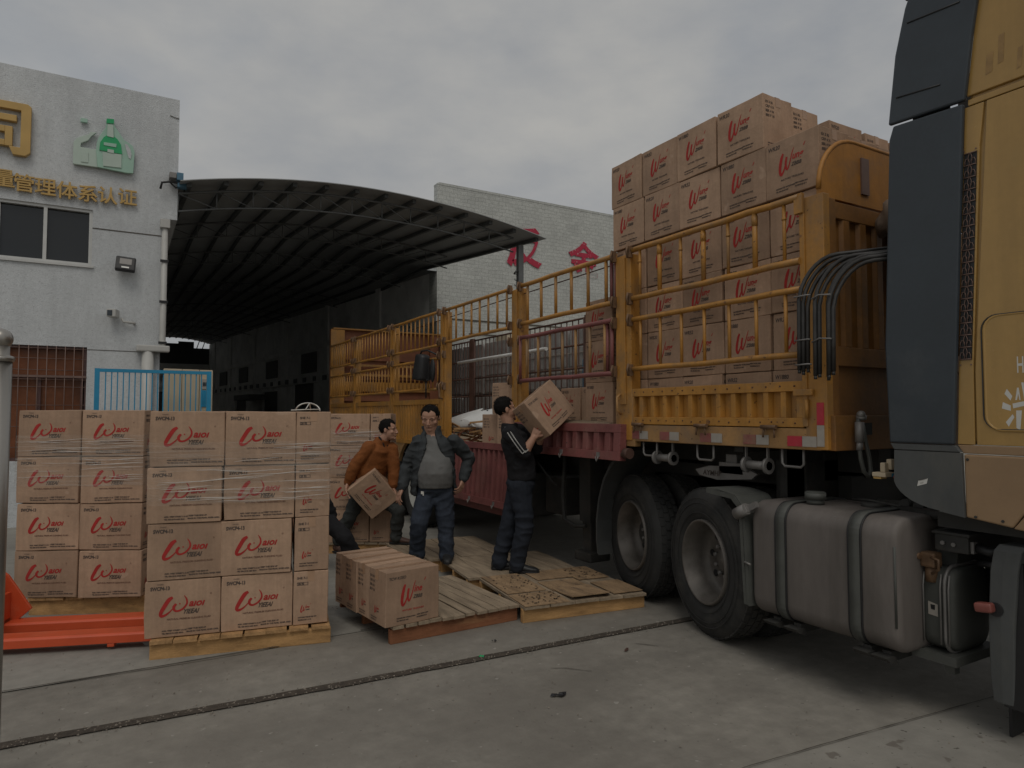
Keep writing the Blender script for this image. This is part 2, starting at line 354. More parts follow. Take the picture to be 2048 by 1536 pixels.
# ------------------------------------------------------------------ ground
M['concrete']=mat('yard_concrete',(.248,.231,.20),.82,var=.22,scale=.7,fine=.12,bump=.35,bscale=34,dirt=((.175,.16,.138),.6,.55,.49),flecks=((.42,.40,.36),17,.70,.5),specks=((.08,.07,.06),30,.715,.6),streak=((.35,2.2,1),.12),spec=.35)
M['concrete_b']=mat('pale_concrete',(.30,.284,.25),.82,var=.2,scale=.8,fine=.06,bump=.35,bscale=34,dirt=((.20,.19,.17),.5,.6,.52),flecks=((.14,.12,.10),11,.67,.7),specks=((.06,.05,.04),26,.69,.8),spec=.35)
M['concrete_c']=mat('grey_concrete',(.262,.25,.222),.82,var=.16,scale=.8,fine=.10,bump=.3,bscale=30,dirt=((.2,.19,.175),.5,.7,.52),spec=.35)
M['joint']=mat('joint_filler',(.062,.050,.038),.9,var=.35,scale=20,fine=.25,bump=.6,bscale=70,flecks=((.34,.29,.23),46,.67,.9))
M['crack']=mat('crack_dark',(.085,.075,.06),.9,var=.3,scale=20)
b=MB(); n=1
b.add([(-150,-150,0),(150,-150,0),(150,150,0),(-150,150,0)],[(0,1,2,3)])
tag(b.build('ground','concrete'),kind='structure')
def strip(name,pts,w,z,m,seg=60,j=.12):
    """ragged-edged ribbon lying on the ground"""
    b=MB(); P=[Vector((p[0],p[1],0)) for p in pts]; v=[];f=[]
    L=sum((P[i+1]-P[i]).length for i in range(len(P)-1)); k=0
    for i in range(len(P)-1):
        s=max(2,int(seg*(P[i+1]-P[i]).length/L))
        for q in range(s+(1 if i==len(P)-2 else 0)):
            t=q/s; p=P[i].lerp(P[i+1],t); d=(P[i+1]-P[i]).normalized(); nn=Vector((-d.y,d.x,0))
            a=w*.5*(1+j*mnoise.noise(p*9)*2); c=w*.5*(1+j*mnoise.noise(p*9+Vector((9,4,2)))*2)
            v+=[p+nn*a+Vector((0,0,z)),p-nn*c+Vector((0,0,z))]; k+=1
    f=[(2*i,2*i+1,2*i+3,2*i+2) for i in range(k-1)]
    b.add(v,f); return tag(b.build(name,m),kind='structure')
b=MB(); b.add([(-60,4.99,.004),(-.54,4.963,.004),(1.6,4.99,.004),(60,5.1,.004),(60,12,.004),(-60,12,.004)],[(0,1,2,3,4,5)])
tag(b.build('pavement','concrete_c'),kind='structure')
b=MB(); b.add([(-30,-40,.004),(40,-40,.004),(40,-1.6,.004),(4.66,1.976,.004),(2.55,2.19,.004),(1.0,1.0,.004),(-30,-8,.004)],[(0,1,2,3,4,5,6)])
tag(b.build('pavement','concrete_b'),kind='structure')
strip('ground',[(-14,4.93),(-.468,4.17),(1.24,4.07),(3.92,3.97),(14,3.5)],.075,.008,'joint',260,.16)
strip('ground',[(-14,5.3),(-.538,4.963),(.741,4.928),(1.0,4.95)],.013,.012,'crack',160,.5)
strip('ground',[(1.6,5.0),(2.6,5.06),(6,5.1)],.010,.012,'crack',80,.5)
strip('ground',[(2.2,2.2),(2.55,2.19),(3.2,2.13),(4.66,1.976)],.006,.012,'crack',80,.6)
for pts in ([(2.42,3.66),(2.50,3.62),(2.58,3.53),(2.62,3.49)],[(3.2,3.75),(3.27,3.66),(3.30,3.62)]):
    strip('ground',pts,.005,.006,'crack',30,.8)
# litter on the ground
def litter(name,label,cat,x,y,r,m,s):
    random.seed(s); b=MB()
    for k in range(3):
        pts=[]; a0=rnd(0,6)
        cx,cy=x+rnd(-r,r)*.6,y+rnd(-r,r)*.4
        n=7; v=[(cx,cy,.018)]+[(cx+r*rnd(.25,.6)*math.cos(6.28*i/n),cy+r*rnd(.2,.5)*math.sin(6.28*i/n),.005+rnd(0,.012)) for i in range(n)]
        b.add(v,[(0,1+i,1+(i+1)%n) for i in range(n)])
    o=b.build(name,m,loc=(x,y,0)); return tag(o,label,cat)
litter('black_scrap','small black plastic scrap lying on the open concrete before the wheels','scrap',2.23,3.28,.05,'black',3)
litter('dead_leaf','tiny curled leaf on the concrete close to the dark joint and twin wheels','leaf',3.05,3.67,.03,'rust',5)
litter('dark_crumb','tiny dark crumb of debris on the concrete in front of the brown-edged pallet','debris',2.35,4.28,.025,'chassis',6)
litter('green_sprout','tiny green weed sprouting from the dark ground joint','weed',2.12,4.06,.03,'green',8)
litter('black_clip','small black strap lying on the stained worn pallet beside the wheel','strap',3.55,4.5,.045,'black',9).location.z=.135
# ------------------------------------------------------------------ left building
M['pebble']=mat('pebbledash',(.575,.595,.605),.9,var=.06,scale=1.3,fine=.07,bump=1.0,bscale=62,dirt=((.45,.465,.475),.45,.9,.55),flecks=((.36,.37,.38),60,.60,.4),spec=.2,streak=((3.2,3.2,.22),.07))
M['white_tile']=mat('white_mosaic',(.52,.53,.50),.7,var=.08,scale=1.2,fine=.10,bump=.6,bscale=26,dirt=((.38,.385,.36),.5,.7,.52),flecks=((.27,.27,.25),30,.60,.6),spec=.3)
def add_tiles(m,sx,sz):
    t=m.node_tree; n=t.nodes; l=t.links; b=n['Principled BSDF']; src=b.inputs['Base Color'].links[0].from_socket
    tc=n.new('ShaderNodeTexCoord'); sp=n.new('ShaderNodeSeparateXYZ'); cb=n.new('ShaderNodeCombineXYZ'); l.new(tc.outputs['Object'],sp.inputs[0])
    ad=n.new('ShaderNodeMath'); ad.operation='ADD'; l.new(sp.outputs[0],ad.inputs[0]); l.new(sp.outputs[1],ad.inputs[1]); l.new(ad.outputs[0],cb.inputs[0]); l.new(sp.outputs[2],cb.inputs[1])
    nz=n.new('ShaderNodeTexNoise'); nz.inputs['Scale'].default_value=2.2; l.new(cb.outputs[0],nz.inputs['Vector'])
    va=n.new('ShaderNodeVectorMath'); va.operation='MULTIPLY_ADD'; va.inputs[1].default_value=(.10,.10,0); l.new(nz.outputs['Color'],va.inputs[0]); l.new(cb.outputs[0],va.inputs[2])
    br=n.new('ShaderNodeTexBrick'); l.new(va.outputs[0],br.inputs['Vector']); br.inputs['Scale'].default_value=1; br.inputs['Brick Width'].default_value=sx; br.inputs['Row Height'].default_value=sz; br.inputs['Mortar Size'].default_value=.007
    br.inputs['Color1'].default_value=(1,1,1,1); br.inputs['Color2'].default_value=(.82,.82,.82,1); br.inputs['Mortar'].default_value=(.48,.48,.47,1)
    x=n.new('ShaderNodeMixRGB'); x.blend_type='MULTIPLY'; x.inputs['Fac'].default_value=.6; l.new(src,x.inputs['Color1']); l.new(br.outputs['Color'],x.inputs['Color2']); l.new(x.outputs[0],b.inputs['Base Color'])
add_tiles(M['white_tile'],.24,.115)
def wall(b,x0,x1,z0,z1,y0,y1,holes,mi=0):
    xs=sorted({x0,x1,*[h[0] for h in holes],*[h[1] for h in holes]}); zs=sorted({z0,z1,*[h[2] for h in holes],*[h[3] for h in holes]})
    for i in range(len(zs)-1):
        run=None
        for j in range(len(xs)-1):
            cx,cz=(xs[j]+xs[j+1])/2,(zs[i]+zs[i+1])/2
            solid=not any(h[0]<cx<h[1] and h[2]<cz<h[3] for h in holes)
            if solid: run=[run[0],xs[j+1]] if run else [xs[j],xs[j+1]]
            if (not solid or j==len(xs)-2) and run:
                b.box(run[0],run[1],y0,y1,zs[i],zs[i+1],mi); run=None
    return b
B=thing('factory_building','white pebbledash factory building on the left with gold sign letters','building',(-3,12,0))
UW=(-4.3,-.42,3.885,4.746); LW=(-3.2,-.445,.95,2.638)
b=MB(); wall(b,-9,.53,0,4.757,12,12.22,[UW,LW]); b.box(-9,.735,12,12.22,4.757,6.735)
b.box(.31,.53,12.22,30,0,4.757); b.box(.31,.735,12.22,30,4.757,6.735); b.box(-9,.31,12.22,30,6.5,6.6)
b.box(-9,-8.8,12.22,30,0,6.5)
# open the lower wall for real : interior back wall
b.box(-8.8,.31,15,15.1,0,6.5)
b.build('wall','pebble',B)
b=MB(); b.box(-.42,.53,11.994,12.0,4.46,4.475); b.box(-.44,.53,11.994,12.0,2.60,2.608)
b.tube([(.60,11.99,6.45),(.66,11.99,6.43),(.735,11.99,6.42)],.006,5)
b.build('joint_line','crack',B)
w=MB(); x0,x1,z0,z1=UW; w.box(x0,x1,12.03,12.10,z1-.04,z1); w.box(x0,x1,12.03,12.10,z0,z0+.04)
for xx in (x0,-3.0,-2.2,-1.04,x1-.045): w.box(xx,xx+.045,12.031,12.099,z0+.04,z1-.04)
w.box(-1.58,-1.56,12.06,12.095,z0+.04,z1-.04)
w.box(x0-.03,x1+.03,11.97,12.03,z0-.035,z0-.002)
wf=w.build('window','alu',B)
g=MB(); g.box(x0,x1,12.104,12.112,z0,z1); g.build('pane','glass_dark',wf)
w=MB(); x0,x1,z0,z1=LW
for zz in (z1-.045,2.16,z0): w.box(x0,x1,12.04,12.11,zz,zz+.045)
for xx in (x0,-2.2,-1.06,-.52,x1-.04): w.box(xx,xx+.05,12.041,12.109,z0+.045,2.16)
for xx in (x0,x1-.04): w.box(xx,xx+.04,12.041,12.109,2.205,z1-.045)
wf=w.build('window','window_brown',B)
g=MB(); g.box(x0,x1,12.114,12.12,z0,z1); g.build('pane','brown_glass',wf)
g=MB()
for k in range(26): g.tube([(x1-.05-k*.112,12.0,z0),(x1-.05-k*.112,12.0,z1)],.007,5)
for zz in (1.15,1.45,1.76,2.03,2.14,2.28,2.45,2.6): g.tube([(x0,12.004,zz),(x1,12.004,zz)],.006,5)
g.box(x0,x1,11.99,12.01,2.17,2.2); g.build('window_guard','grille_bar',wf)
# things seen behind the brown glass : a sill full of brown boxes
g=MB(); g.box(-1.0,-.75,12.2,12.5,1.0,1.9); g.box(-2.0,-1.35,12.25,12.6,1.0,1.75); g.box(-.7,-.5,12.2,12.4,1.0,2.5)
tag(g.build('indoor_shelf','oxide',loc=(-1.2,12.3,1)),'brown shelf behind the barred ground floor window','shelf')
# drain pipe, cables, lamp, camera
b=MB(); b.tube([(.56,11.93,4.60),(.56,11.93,2.70),(.545,11.93,2.62)],.045,12); b.rbox(.49,.63,11.86,12,4.58,4.72,.01)
for z in (4.05,3.4,2.75): b.cyl((.56,11.93,z),(.56,11.93,z+.03),.052,n=12)
d=thing('drain_pipe','thin white drain pipe down the right corner of the factory building','drain pipe',(.56,11.93,0))
b.build('downpipe','pvc',d)
b=MB(); b.rbox(.20,.66,11.80,11.98,2.60,2.70,.02); b.tube([(.36,11.89,2.62),(.36,11.89,0)],.085,14); b.build('lower_pipe','pvc',d)
b=MB()
for z in (4.05,3.4,2.75): b.box(.50,.62,11.875,11.885,z-.02,z+.02)
b.build('clamp','black',d)
f=thing('floodlight','black square floodlight on the white wall below the gold letters','floodlight',(.03,11.9,3.92))
T=Matrix.Translation((.03,11.86,3.93))@Matrix.Rotation(R(-24),4,'X')@Matrix.Rotation(R(4),4,'Y')
b=MB(); b.rbox(-.135,.135,-.04,.04,-.12,.12,.02,T=T); b.build('housing','black',f)
b=MB(); b.rbox(-.082,.082,-.046,-.02,-.03,.078,.005,T=T); b.build('lens','grey_metal',f)
b=MB(); b.box(-.05,.05,-.046,-.03,-.095,-.07,T=T); b.build('badge','alu',f)
b=MB(); b.box(-.02,.02,0,.12,-.02,.02,T=Matrix.Translation((.03,11.88,3.93))); b.build('bracket','black',f)
c=thing('security_camera','small white wall camera with a side bracket below the floodlight','camera',(-.1,11.9,3.15))
T=Matrix.Translation((-.12,11.86,3.16))@Matrix.Rotation(R(-18),4,'Z')
b=MB(); b.rbox(-.065,.065,-.09,.09,-.06,.06,.012,T=T); b.build('housing','pvc',c)
b=MB(); b.rbox(-.05,.02,-.097,-.08,-.045,.04,.005,T=T); b.build('lens','fairing',c)
b=MB(); b.rbox(-.03,.03,-.0,.13,-.03,.03,.01,T=T); b.tube([(-.0,11.94,3.10),(.02,11.93,3.05),(.17,11.93,3.04),(.17,11.99,3.04)],.02,8); b.build('bracket','pvc',c)
# gold letters
ZH='量管理体系认证'
s=thing('wall_sign','row of gold Chinese characters along the white wall above the upper window','sign',(-.8,11.98,5.0),'gold letters on the factory wall')
X0=[-1.515,-1.28,-1.021,-.755,-.489,-.235,.032]
for k,ch in enumerate(ZH):
    b=MB(); T=frame((X0[k],11.955,[4.93,4.895,4.885,4.875,4.87,4.885,4.905][k]),(1,0,0),(0,0,1)); b.text(ch,.275,T,0,0,.003,.02,'CENTER'); b.build('character','gold',s)
s=thing('wall_sign','single huge gold Chinese character at the left edge of the white wall','sign',(-1.5,11.98,5.7),'gold letters on the factory wall')
# thick flat strokes of the big character (only its right half is inside the picture)
b=MB(); Y0,Y1=11.90,11.985
b.prism([(-1.98,6.155),(-1.26,6.155),(-1.215,6.12),(-1.215,5.44),(-1.27,5.385),(-1.42,5.385),(-1.47,5.50),(-1.335,5.50),(-1.335,6.045),(-1.98,6.045)],'y',Y0,Y1)
b.box(-1.98,-1.385,Y0,Y1,5.87,5.965); b.box(-1.98,-1.52,Y0,Y1,5.70,5.79); b.box(-1.52,-1.43,Y0,Y1,5.50,5.79); b.box(-1.98,-1.52,Y0,Y1,5.50,5.585); b.box(-2.07,-1.98,Y0,Y1,5.50,5.79)
b.build('character','gold',s,bevel=.006)
# emblem : jug and bottle cut-out
e=thing('bottle_emblem','green bottle and pale jug cut-out emblem on the white wall','emblem',(-.3,11.95,5.7))
def ex(px,py): return (-.692+(px-760)/5.12*.00665, 5.381+(1188-(py-.155*(px-760)))/5.12*.0076)
def poly(pts): return [ex(*p) for p in pts]
# side jug with hole for the arm of the shape
b=MB()
b.prism(poly([(760,1180),(760,955),(790,915),(860,885),(905,875),(925,845),(985,852),(930,895),(905,935),(860,955),(835,965),(830,1005),(985,1030),(1005,1215)]),'y',11.93,11.98)
b.build('pale_jug','mint_pale',e,bevel=.004)
b=MB()
b.prism(poly([(1005,1215),(985,1040),(990,960),(1010,900),(1075,800),(1080,705),(1160,710),(1165,780),(1215,850),(1270,930),(1300,945),(1360,990),(1380,1060),(1370,1280),(1300,1275)][:15]),'y',11.915,11.97)
b.build('bottle_body','mint',e,bevel=.004)
b=MB()
b.prism(poly([(1018,1040),(1025,960),(1060,905),(1095,880),(1165,895),(1200,925),(1235,980),(1250,1080)]),'y',11.900,11.914); b.prism(poly([(1082,755),(1085,708),(1158,712),(1156,758)]),'y',11.900,11.914)
b.build('green_front','green',e)
b=MB()
b.prism(poly([(1060,960),(1190,975),(1188,1012),(1062,990)]),'y',11.892,11.899); b.prism(poly([(1095,770),(1150,775),(1160,910),(1092,895)]),'y',11.892,11.899,1)
b.prism(poly([(1100,1030),(1165,1040),(1165,1075),(1100,1062)]),'y',11.892,11.899,1)
b.build('highlight',['mint','mint_pale'],e)
b=MB(); b.prism(poly([(1050,1060),(1245,1085),(1245,1225),(1060,1205)]),'y',11.900,11.914,0); b.prism(poly([(840,1060),(910,1065),(910,1170),(840,1160)]),'y',11.92,11.929,0)
b.build('label_panel','mint_pale',e)
b=MB(); b.prism(poly([(1275,970),(1300,975),(1335,1030),(1348,1085),(1340,1130),(1320,1120),(1300,1060)]),'y',11.905,11.914); b.build('handle_gap','pebble',e)
b=MB(); b.prism(poly([(825,705),(892,712),(890,750),(822,742)]),'y',11.93,11.98); b.build('small_cap','mint',e)
# junction gear at the canopy corner
j=thing('junction_box','small blue junction box with cables at the canopy corner','junction box',(.68,11.85,5.36))
b=MB(); b.rbox(.60,.70,11.80,11.98,5.38,5.47,.006); b.build('box','grey_metal',j)
b=MB(); b.rbox(.705,.80,11.80,11.98,5.36,5.48,.006); b.rbox(.72,.86,11.84,11.97,5.26,5.33,.006); b.build('blue_cover','blue_tarp',j)
b=MB(); b.tube([(.48,11.9,5.20),(.50,11.88,5.30),(.62,11.86,5.33),(.82,11.86,5.32)],.02,6); b.tube([(.6,11.9,5.34),(.7,11.9,5.25),(.76,11.9,5.3)],.012,6); b.build('cable','black',j)
# ------------------------------------------------------------------ blue gate and cream boards
g=thing('sliding_gate','bright blue steel bar gate standing behind the wrapped cartons','gate',(.35,9,0))
b=MB(); b.box(-.255,-.205,8.98,9.02,0,2.152); b.box(.915,.965,8.98,9.02,0,2.152); b.box(-.205,.915,8.981,9.019,2.112,2.15); b.box(-.205,.915,8.981,9.019,.15,.19); b.build('frame','blue',g)
b=MB()
for k in range(18): xx=-.205+(k+1)*1.12/19; b.box(xx-.006,xx+.006,8.993,9.007,.19,2.112)
b.build('bar','blue',g)
for k,(xa,xb,lab) in enumerate(((.46,.66,'tall cream board directly behind the blue gate, nearest the building'),(.665,.86,'middle tall cream board behind the blue gate'),(.865,1.015,'cream board with blue label behind the right end of the blue gate'))):
    o=thing('cream_board',lab,'board',((xa+xb)/2,9.35,0),'cream boards behind the gate')
    b=MB(); b.rbox(xa,xb,9.3,9.42,0,2.19-.002*k,.006); b.build('panel','cream',o)
    if k==2:
        b=MB(); b.box(.885,.97,9.29,9.298,1.72,1.93); b.build('blue_label','blue',o)
        b=MB(); b.box(.885,.965,9.29,9.298,1.945,2.07); b.box(.87,1.0,9.285,9.298,1.47,1.58); b.build('white_label','refl_white',o)
        b=MB(); b.box(.90,.925,9.283,9.289,1.985,2.03); b.box(.93,.955,9.283,9.289,1.985,2.03); b.build('mark','fairing',o)
# ------------------------------------------------------------------ steel post at the left edge
p=thing('steel_post','tall stainless post with a ball top at the left edge','post',(-.462,3.7,0))
b=MB(); b.cyl((-.462,3.7,0),(-.462,3.7,1.87),.046,n=28); b.build('tube','steel_post',p)
b=MB(); b.lathe([(1.86,.03),(1.862,.052),(1.875,.056),(1.885,.05),(1.89,.036),(1.93,.036)],(-.462,3.7,0),'z',28); b.build('collar','steel_post',p)
b=MB(); b.ell((-.462,3.7,1.962),.047,.047,.047,n=28,m=18); b.build('ball','steel_post',p)
b=MB(); b.tube([(-.45,3.9,.0),(-.52,4.35,.004),(-.50,4.55,.12),(-.52,4.62,.2)],.012,6)
# ------------------------------------------------------------------ canopy and shed
RO=thing('canopy_roof','dark arched steel canopy roof between the two white buildings','canopy',(4,12,0))
def arch(u): # u 0..1 across the front eave
    x=.745+u*6.85; return x,5.685-(.55 if x<3.95 else .44)*((x-3.95)/3.75)**2
def roofpt(u,Y):
    x,z=arch(u)
    if Y<=18: z+=.085*(Y-11.6)
    else: z+=.085*6.4+(Y-18)/32*.52
    if Y>18:
        t=(Y-18)/32; xr=8.12-2.62*t; x=.745+(x-.745)*(xr-.745)/6.85
    return Vector((x,Y,z))
b=MB(); U=[i/24 for i in range(25)]; YS=[11.6,13,14.5,16,18,18.02,22,26,30,35,40,45,50.2]
v=[];f=[]
for Y in YS:
    for u in U: v.append(roofpt(u,Y))
nu=len(U)
for i in range(len(YS)-1):
    for k in range(nu-1): f.append((i*nu+k,(i+1)*nu+k,(i+1)*nu+k+1,i*nu+k+1))
b.add(v,f,0,True); v2=[p+Vector((0,0,.014)) for p in v]; b.add(v2,[q[::-1] for q in f],0,True)
# closed rim
for i in range(nu-1): b.add([v[i],v[i+1],v2[i+1],v2[i]],[(0,1,2,3)])
for i in range(len(YS)-1):
    q=[i*nu+nu-1,(i+1)*nu+nu-1]; b.add([v[q[0]],v[q[1]],v2[q[1]],v2[q[0]]],[(0,1,2,3)])
b.build('roof_sheet','roof',RO)
for k in range(13):
    u=.02+k*.96/12; b=MB(); pts=[roofpt(u,Y)-Vector((0,0,.045)) for Y in (11.75,13,14.5,16,18,22,28,36,49.8)]
    for i in range(len(pts)-1):
        a,c=pts[i],pts[i+1]; b.loft([[a+Vector((-.035,0,-.03)),a+Vector((.035,0,-.03)),a+Vector((.035,0,.042)),a+Vector((-.035,0,.042))],[c+Vector((-.035,0,-.03)),c+Vector((.035,0,-.03)),c+Vector((.035,0,.042)),c+Vector((-.035,0,.042))]],sm=False)
    b.build('purlin','truss_dark',RO)
for Y in (12.0,15.3,19.5,25,31,38,44):
    b=MB(); top=[roofpt(i/24,Y)-Vector((0,0,.125)) for i in range(0,23)]; bot=[]
    for i in range(0,23):
        p=roofpt(i/24,Y); k=i/22; bot.append(p-Vector((0,0,.44-.05*abs(k-.5)-(.0 if k<.9 else 0))))
    b.tube(top,.022,6); b.tube(bot,.016,6)
    for i in range(0,22,2):
        b.tube([top[i],bot[i]],.011,5)
        if i+2<23: b.tube([bot[i],top[i+2]] if i>13 else [top[i],bot[i+2]],.010,5)
    b.build('truss','truss',RO)
b=MB(); b.box(7.13,7.25,11.95,12.05,0,5.16); b.tube([(7.1,12,4.62),(7.05,11.9,4.6),(7.05,12,4.55)],.02,5)
for z in (4.55,4.42,4.30,4.18): b.tube([(7.13,12,z),(7.06,11.98,z),(7.05,11.98,z+.03)],.012,5)
b.build('column','truss',RO)
S=thing('storage_shed','long dim shed under the canopy with a pale wall of doors and fans','shed',(6,30,0))
d=Vector((5.2-8.0,50-18,0)); Ld=d.length; T=frame((8.0,18,0),d,(0,0,1))  # u along wall, v up, w = out
def sw(u,v,w=0): return T@Vector((u,v,w))
DO=[(16,18.6,0,2.75),(10.8,13.6,0,2.95),(22,24.5,0,2.6)]
b=MB()
us=sorted({0,Ld,*[x for q in DO for x in q[:2]]})
for i in range(len(us)-1):
    hole=[q for q in DO if q[0]<=us[i]<q[1]]
    b.box(us[i],us[i+1],hole[0][3] if hole else 0,6.35,0,.25,T=T)
b.build('wall','shed_wall',S)
b=MB()
for q in DO: b.box(q[0],q[1],q[2],q[3],.1,.14,T=T)
b.build('door','shed_dark',S)
b=MB()
for z0,z1,dd in ((2.95,3.25,.08),(4.35,4.55,.06)): b.box(0,Ld,z0,z1,-dd,-.002,T=T)
for u in (4,9,14.5,20,25.5,30): b.box(u,u+.35,3.25,4.35,-.07,-.002,T=T); b.box(u,u+.35,4.55,6.3,-.07,-.002,T=T)
b.build('beam','shed_wall',S)
b=MB(); random.seed(2)
for u in (5.3,10.4,16,21.6,26.6): b.box(u,u+1.9,3.4,4.25,-.06,-.003,T=T)
b.build('fan_panel','shed_dark',S)
b=MB()
for k in range(24): u=1.5+k*1.25; b.box(u,u+rnd(.2,.5),3.0,3.2,-.13,-.085,T=T)
b.build('bracket_row','truss',S)
b=MB(); b.box(.2,5.6,50,50.3,0,5.0); b.box(.2,5.6,49.9,50,3.4,3.6); b.build('rear_wall','shed_wall',S)
b=MB(); b.box(1.0,3.35,50,50.2,5.0,6.35); b.box(3.3,4.25,50,50.1,5.0,6.5); b.box(4.25,5.2,50,50.1,5.0,6.08)
b.build('rear_panel','truss_dark',S)
b=MB()
for x in (4.4,4.75): b.tube([(x,50,6.0),(x+.25,50,6.8)],.03,5)
b.build('gable_lattice','truss_dark',S)
b=MB(); b.box(1.2,2.9,49.85,49.9,1.6,3.1); b.build('rear_window','shed_dark',S)
b=MB(); b.box(12.2,15.4,2.35,2.62,-.9,-.1,T=Matrix.Translation((0,0,0))@T@Matrix.Translation((5.5,0,0))); b.build('door_hood','truss',S)
b=MB(); b.box(.2,.31,30,50,0,6.6); b.build('left_wall','shed_wall',S)
# ------------------------------------------------------------------ right building
B=thing('tiled_building','white tiled building behind the trailer with red painted characters','building',(12,18,0))
b=MB(); b.box(7.95,26,18,18.25,2.914,8.40); b.box(7.95,8.15,18.25,32,2.914,6.0); b.box(8.35,26,18.6,18.8,0,2.914); b.box(8.35,8.5,18.8,32,0,2.914); b.box(8.15,26,18.25,32,2.914,3.05); b.box(8.15,26,18.25,32,5.7,5.8)
b.build('wall','white_tile',B)
b=MB(); b.prism([(7.945,8.401),(26,8.401),(26,8.47),(8.02,8.47),(7.945,8.44)],'y',17.99,18.26); b.build('coping','white_tile',B)
b=MB(); b.box(8.4,26,17.98,17.998,4.42,4.46); b.box(8.4,8.44,17.98,17.998,3.4,4.42); b.box(9,26,17.98,17.998,4.02,4.05); b.build('tile_border','crack',B)
for x0,x1 in ((8.75,9.8),(9.95,10.9),(11.1,12.1),(12.3,13.4)):
    b=MB(); b.box(x0,x1,17.97,17.99,3.02,3.66); wf=b.build('window','alu',B)
    b=MB(); b.box(x0+.05,(x0+x1)/2-.02,17.955,17.968,3.06,3.62); b.box((x0+x1)/2+.02,x1-.05,17.955,17.968,3.06,3.62); b.build('pane','glass_dark',wf)
b=MB(); b.box(9.9,14.5,17.3,17.95,3.70,4.0); b.build('window_awning','cream',B)
b=MB(); T=frame((10.93,17.975,6.42),(1,0,0),(0,0,1)); b.text('反',1.30,T,0,0,.05,.008,'CENTER'); b.build('painted_character','sign_red',B)
b=MB(); T=frame((13.25,17.975,6.30),(1,0,0),(0,0,1)); b.text('金',1.22,T,0,0,.03,.008,'CENTER'); b.build('painted_character','sign_red',B)

# grit lying along the joint and over the yard
random.seed(77); b=MB()
def pebble(x,y,r,z=.006):
    k=[(x+r*rnd(.6,1.2)*math.cos(t),y+r*rnd(.6,1.2)*math.sin(t),z) for t in (0,1.57,3.14,4.71)]; b.add(k+[(x,y,z+r*rnd(.6,1.1))],[(0,1,4),(1,2,4),(2,3,4),(3,0,4)])
def jy(x): return 4.17-(x+.468)*.0585 if x<1.24 else 4.07-(x-1.24)*.037
for i in range(420):
    x=rnd(-.8,3.8); pebble(x,jy(x)+random.gauss(0,.05),rnd(.003,.008),.008)
for i in range(700): pebble(rnd(-.6,5),rnd(1.6,6.0),rnd(.002,.0065))
M['grit']=mat('grit',(.22,.19,.155),.9,var=.5,scale=30)
tag(b.build('gravel','grit'),'loose grit scattered over the concrete yard and along the dark joint','gravel',kind='stuff')
# ------------------------------------------------------------------ cartons
def logo_a(b,T,s,disp):
    """brush W with a smile dot, 'aioi' script and slanted black characters"""
    for pts,ws in (([(.62,1.0),(.42,.86),(.20,.50),(.04,.18),(.06,.01),(.26,.04),(.50,.22),(.66,.42)],[.13,.22,.22,.19,.16,.12,.07,.04]),
                   ([(.80,.62),(.68,.46),(.72,.27),(.90,.22),(1.16,.36),(1.34,.62),(1.32,.88),(1.20,1.08)],[.12,.15,.12,.10,.10,.10,.08,.02])):
        v,f=stroke(pts,ws); b.add([disp(T@(p*s)) for p in v],f,1)
    v=[Vector((.98+.04*math.cos(k*.785),.62+.04*math.sin(k*.785),0)) for k in range(8)]; b.add([disp(T@(p*s)) for p in v],[tuple(range(8))],1)
    b.text('aıoı',.56*s,T@Matrix.Translation((1.42*s,.46*s,0)),1,.35,.016*s,disp=disp)
    b.text('YIEEAI',.36*s,T@Matrix.Translation((1.12*s,.06*s,0)),2,.45,.010*s,sx=.80,disp=disp)
    b.text('®',.14*s,T@Matrix.Translation((2.52*s,1.02*s,0)),4,disp=disp)
def logo_b(b,T,s,disp,word='ung'):
    for pts,ws in (([(.22,1.0),(.14,.80),(.05,.45),(.02,.15),(.08,.0),(.20,.12),(.34,.42),(.42,.72)],[.08,.15,.16,.15,.12,.09,.06,.04]),
                   ([(.42,.78),(.36,.48),(.38,.22),(.46,.20),(.60,.50),(.72,.90),(.80,1.12)],[.10,.12,.10,.07,.06,.05,.02])):
        v,f=stroke(pts,ws); b.add([disp(T@(p*s)) for p in v],f,1)
    b.text(word,.46*s,T@Matrix.Translation((.70*s,.58*s,0)),1,.35,.010*s,sx=.85,disp=disp)
    v,f=stroke([(1.32,1.05),(1.36,1.14),(1.42,1.22)],[.03,.045,.02]); b.add([disp(T@(p*s)) for p in v],f,1)
    b.text('ZBBB',.24*s,T@Matrix.Translation((.66*s,.26*s,0)),2,.30,.006*s,sx=.95,disp=disp)
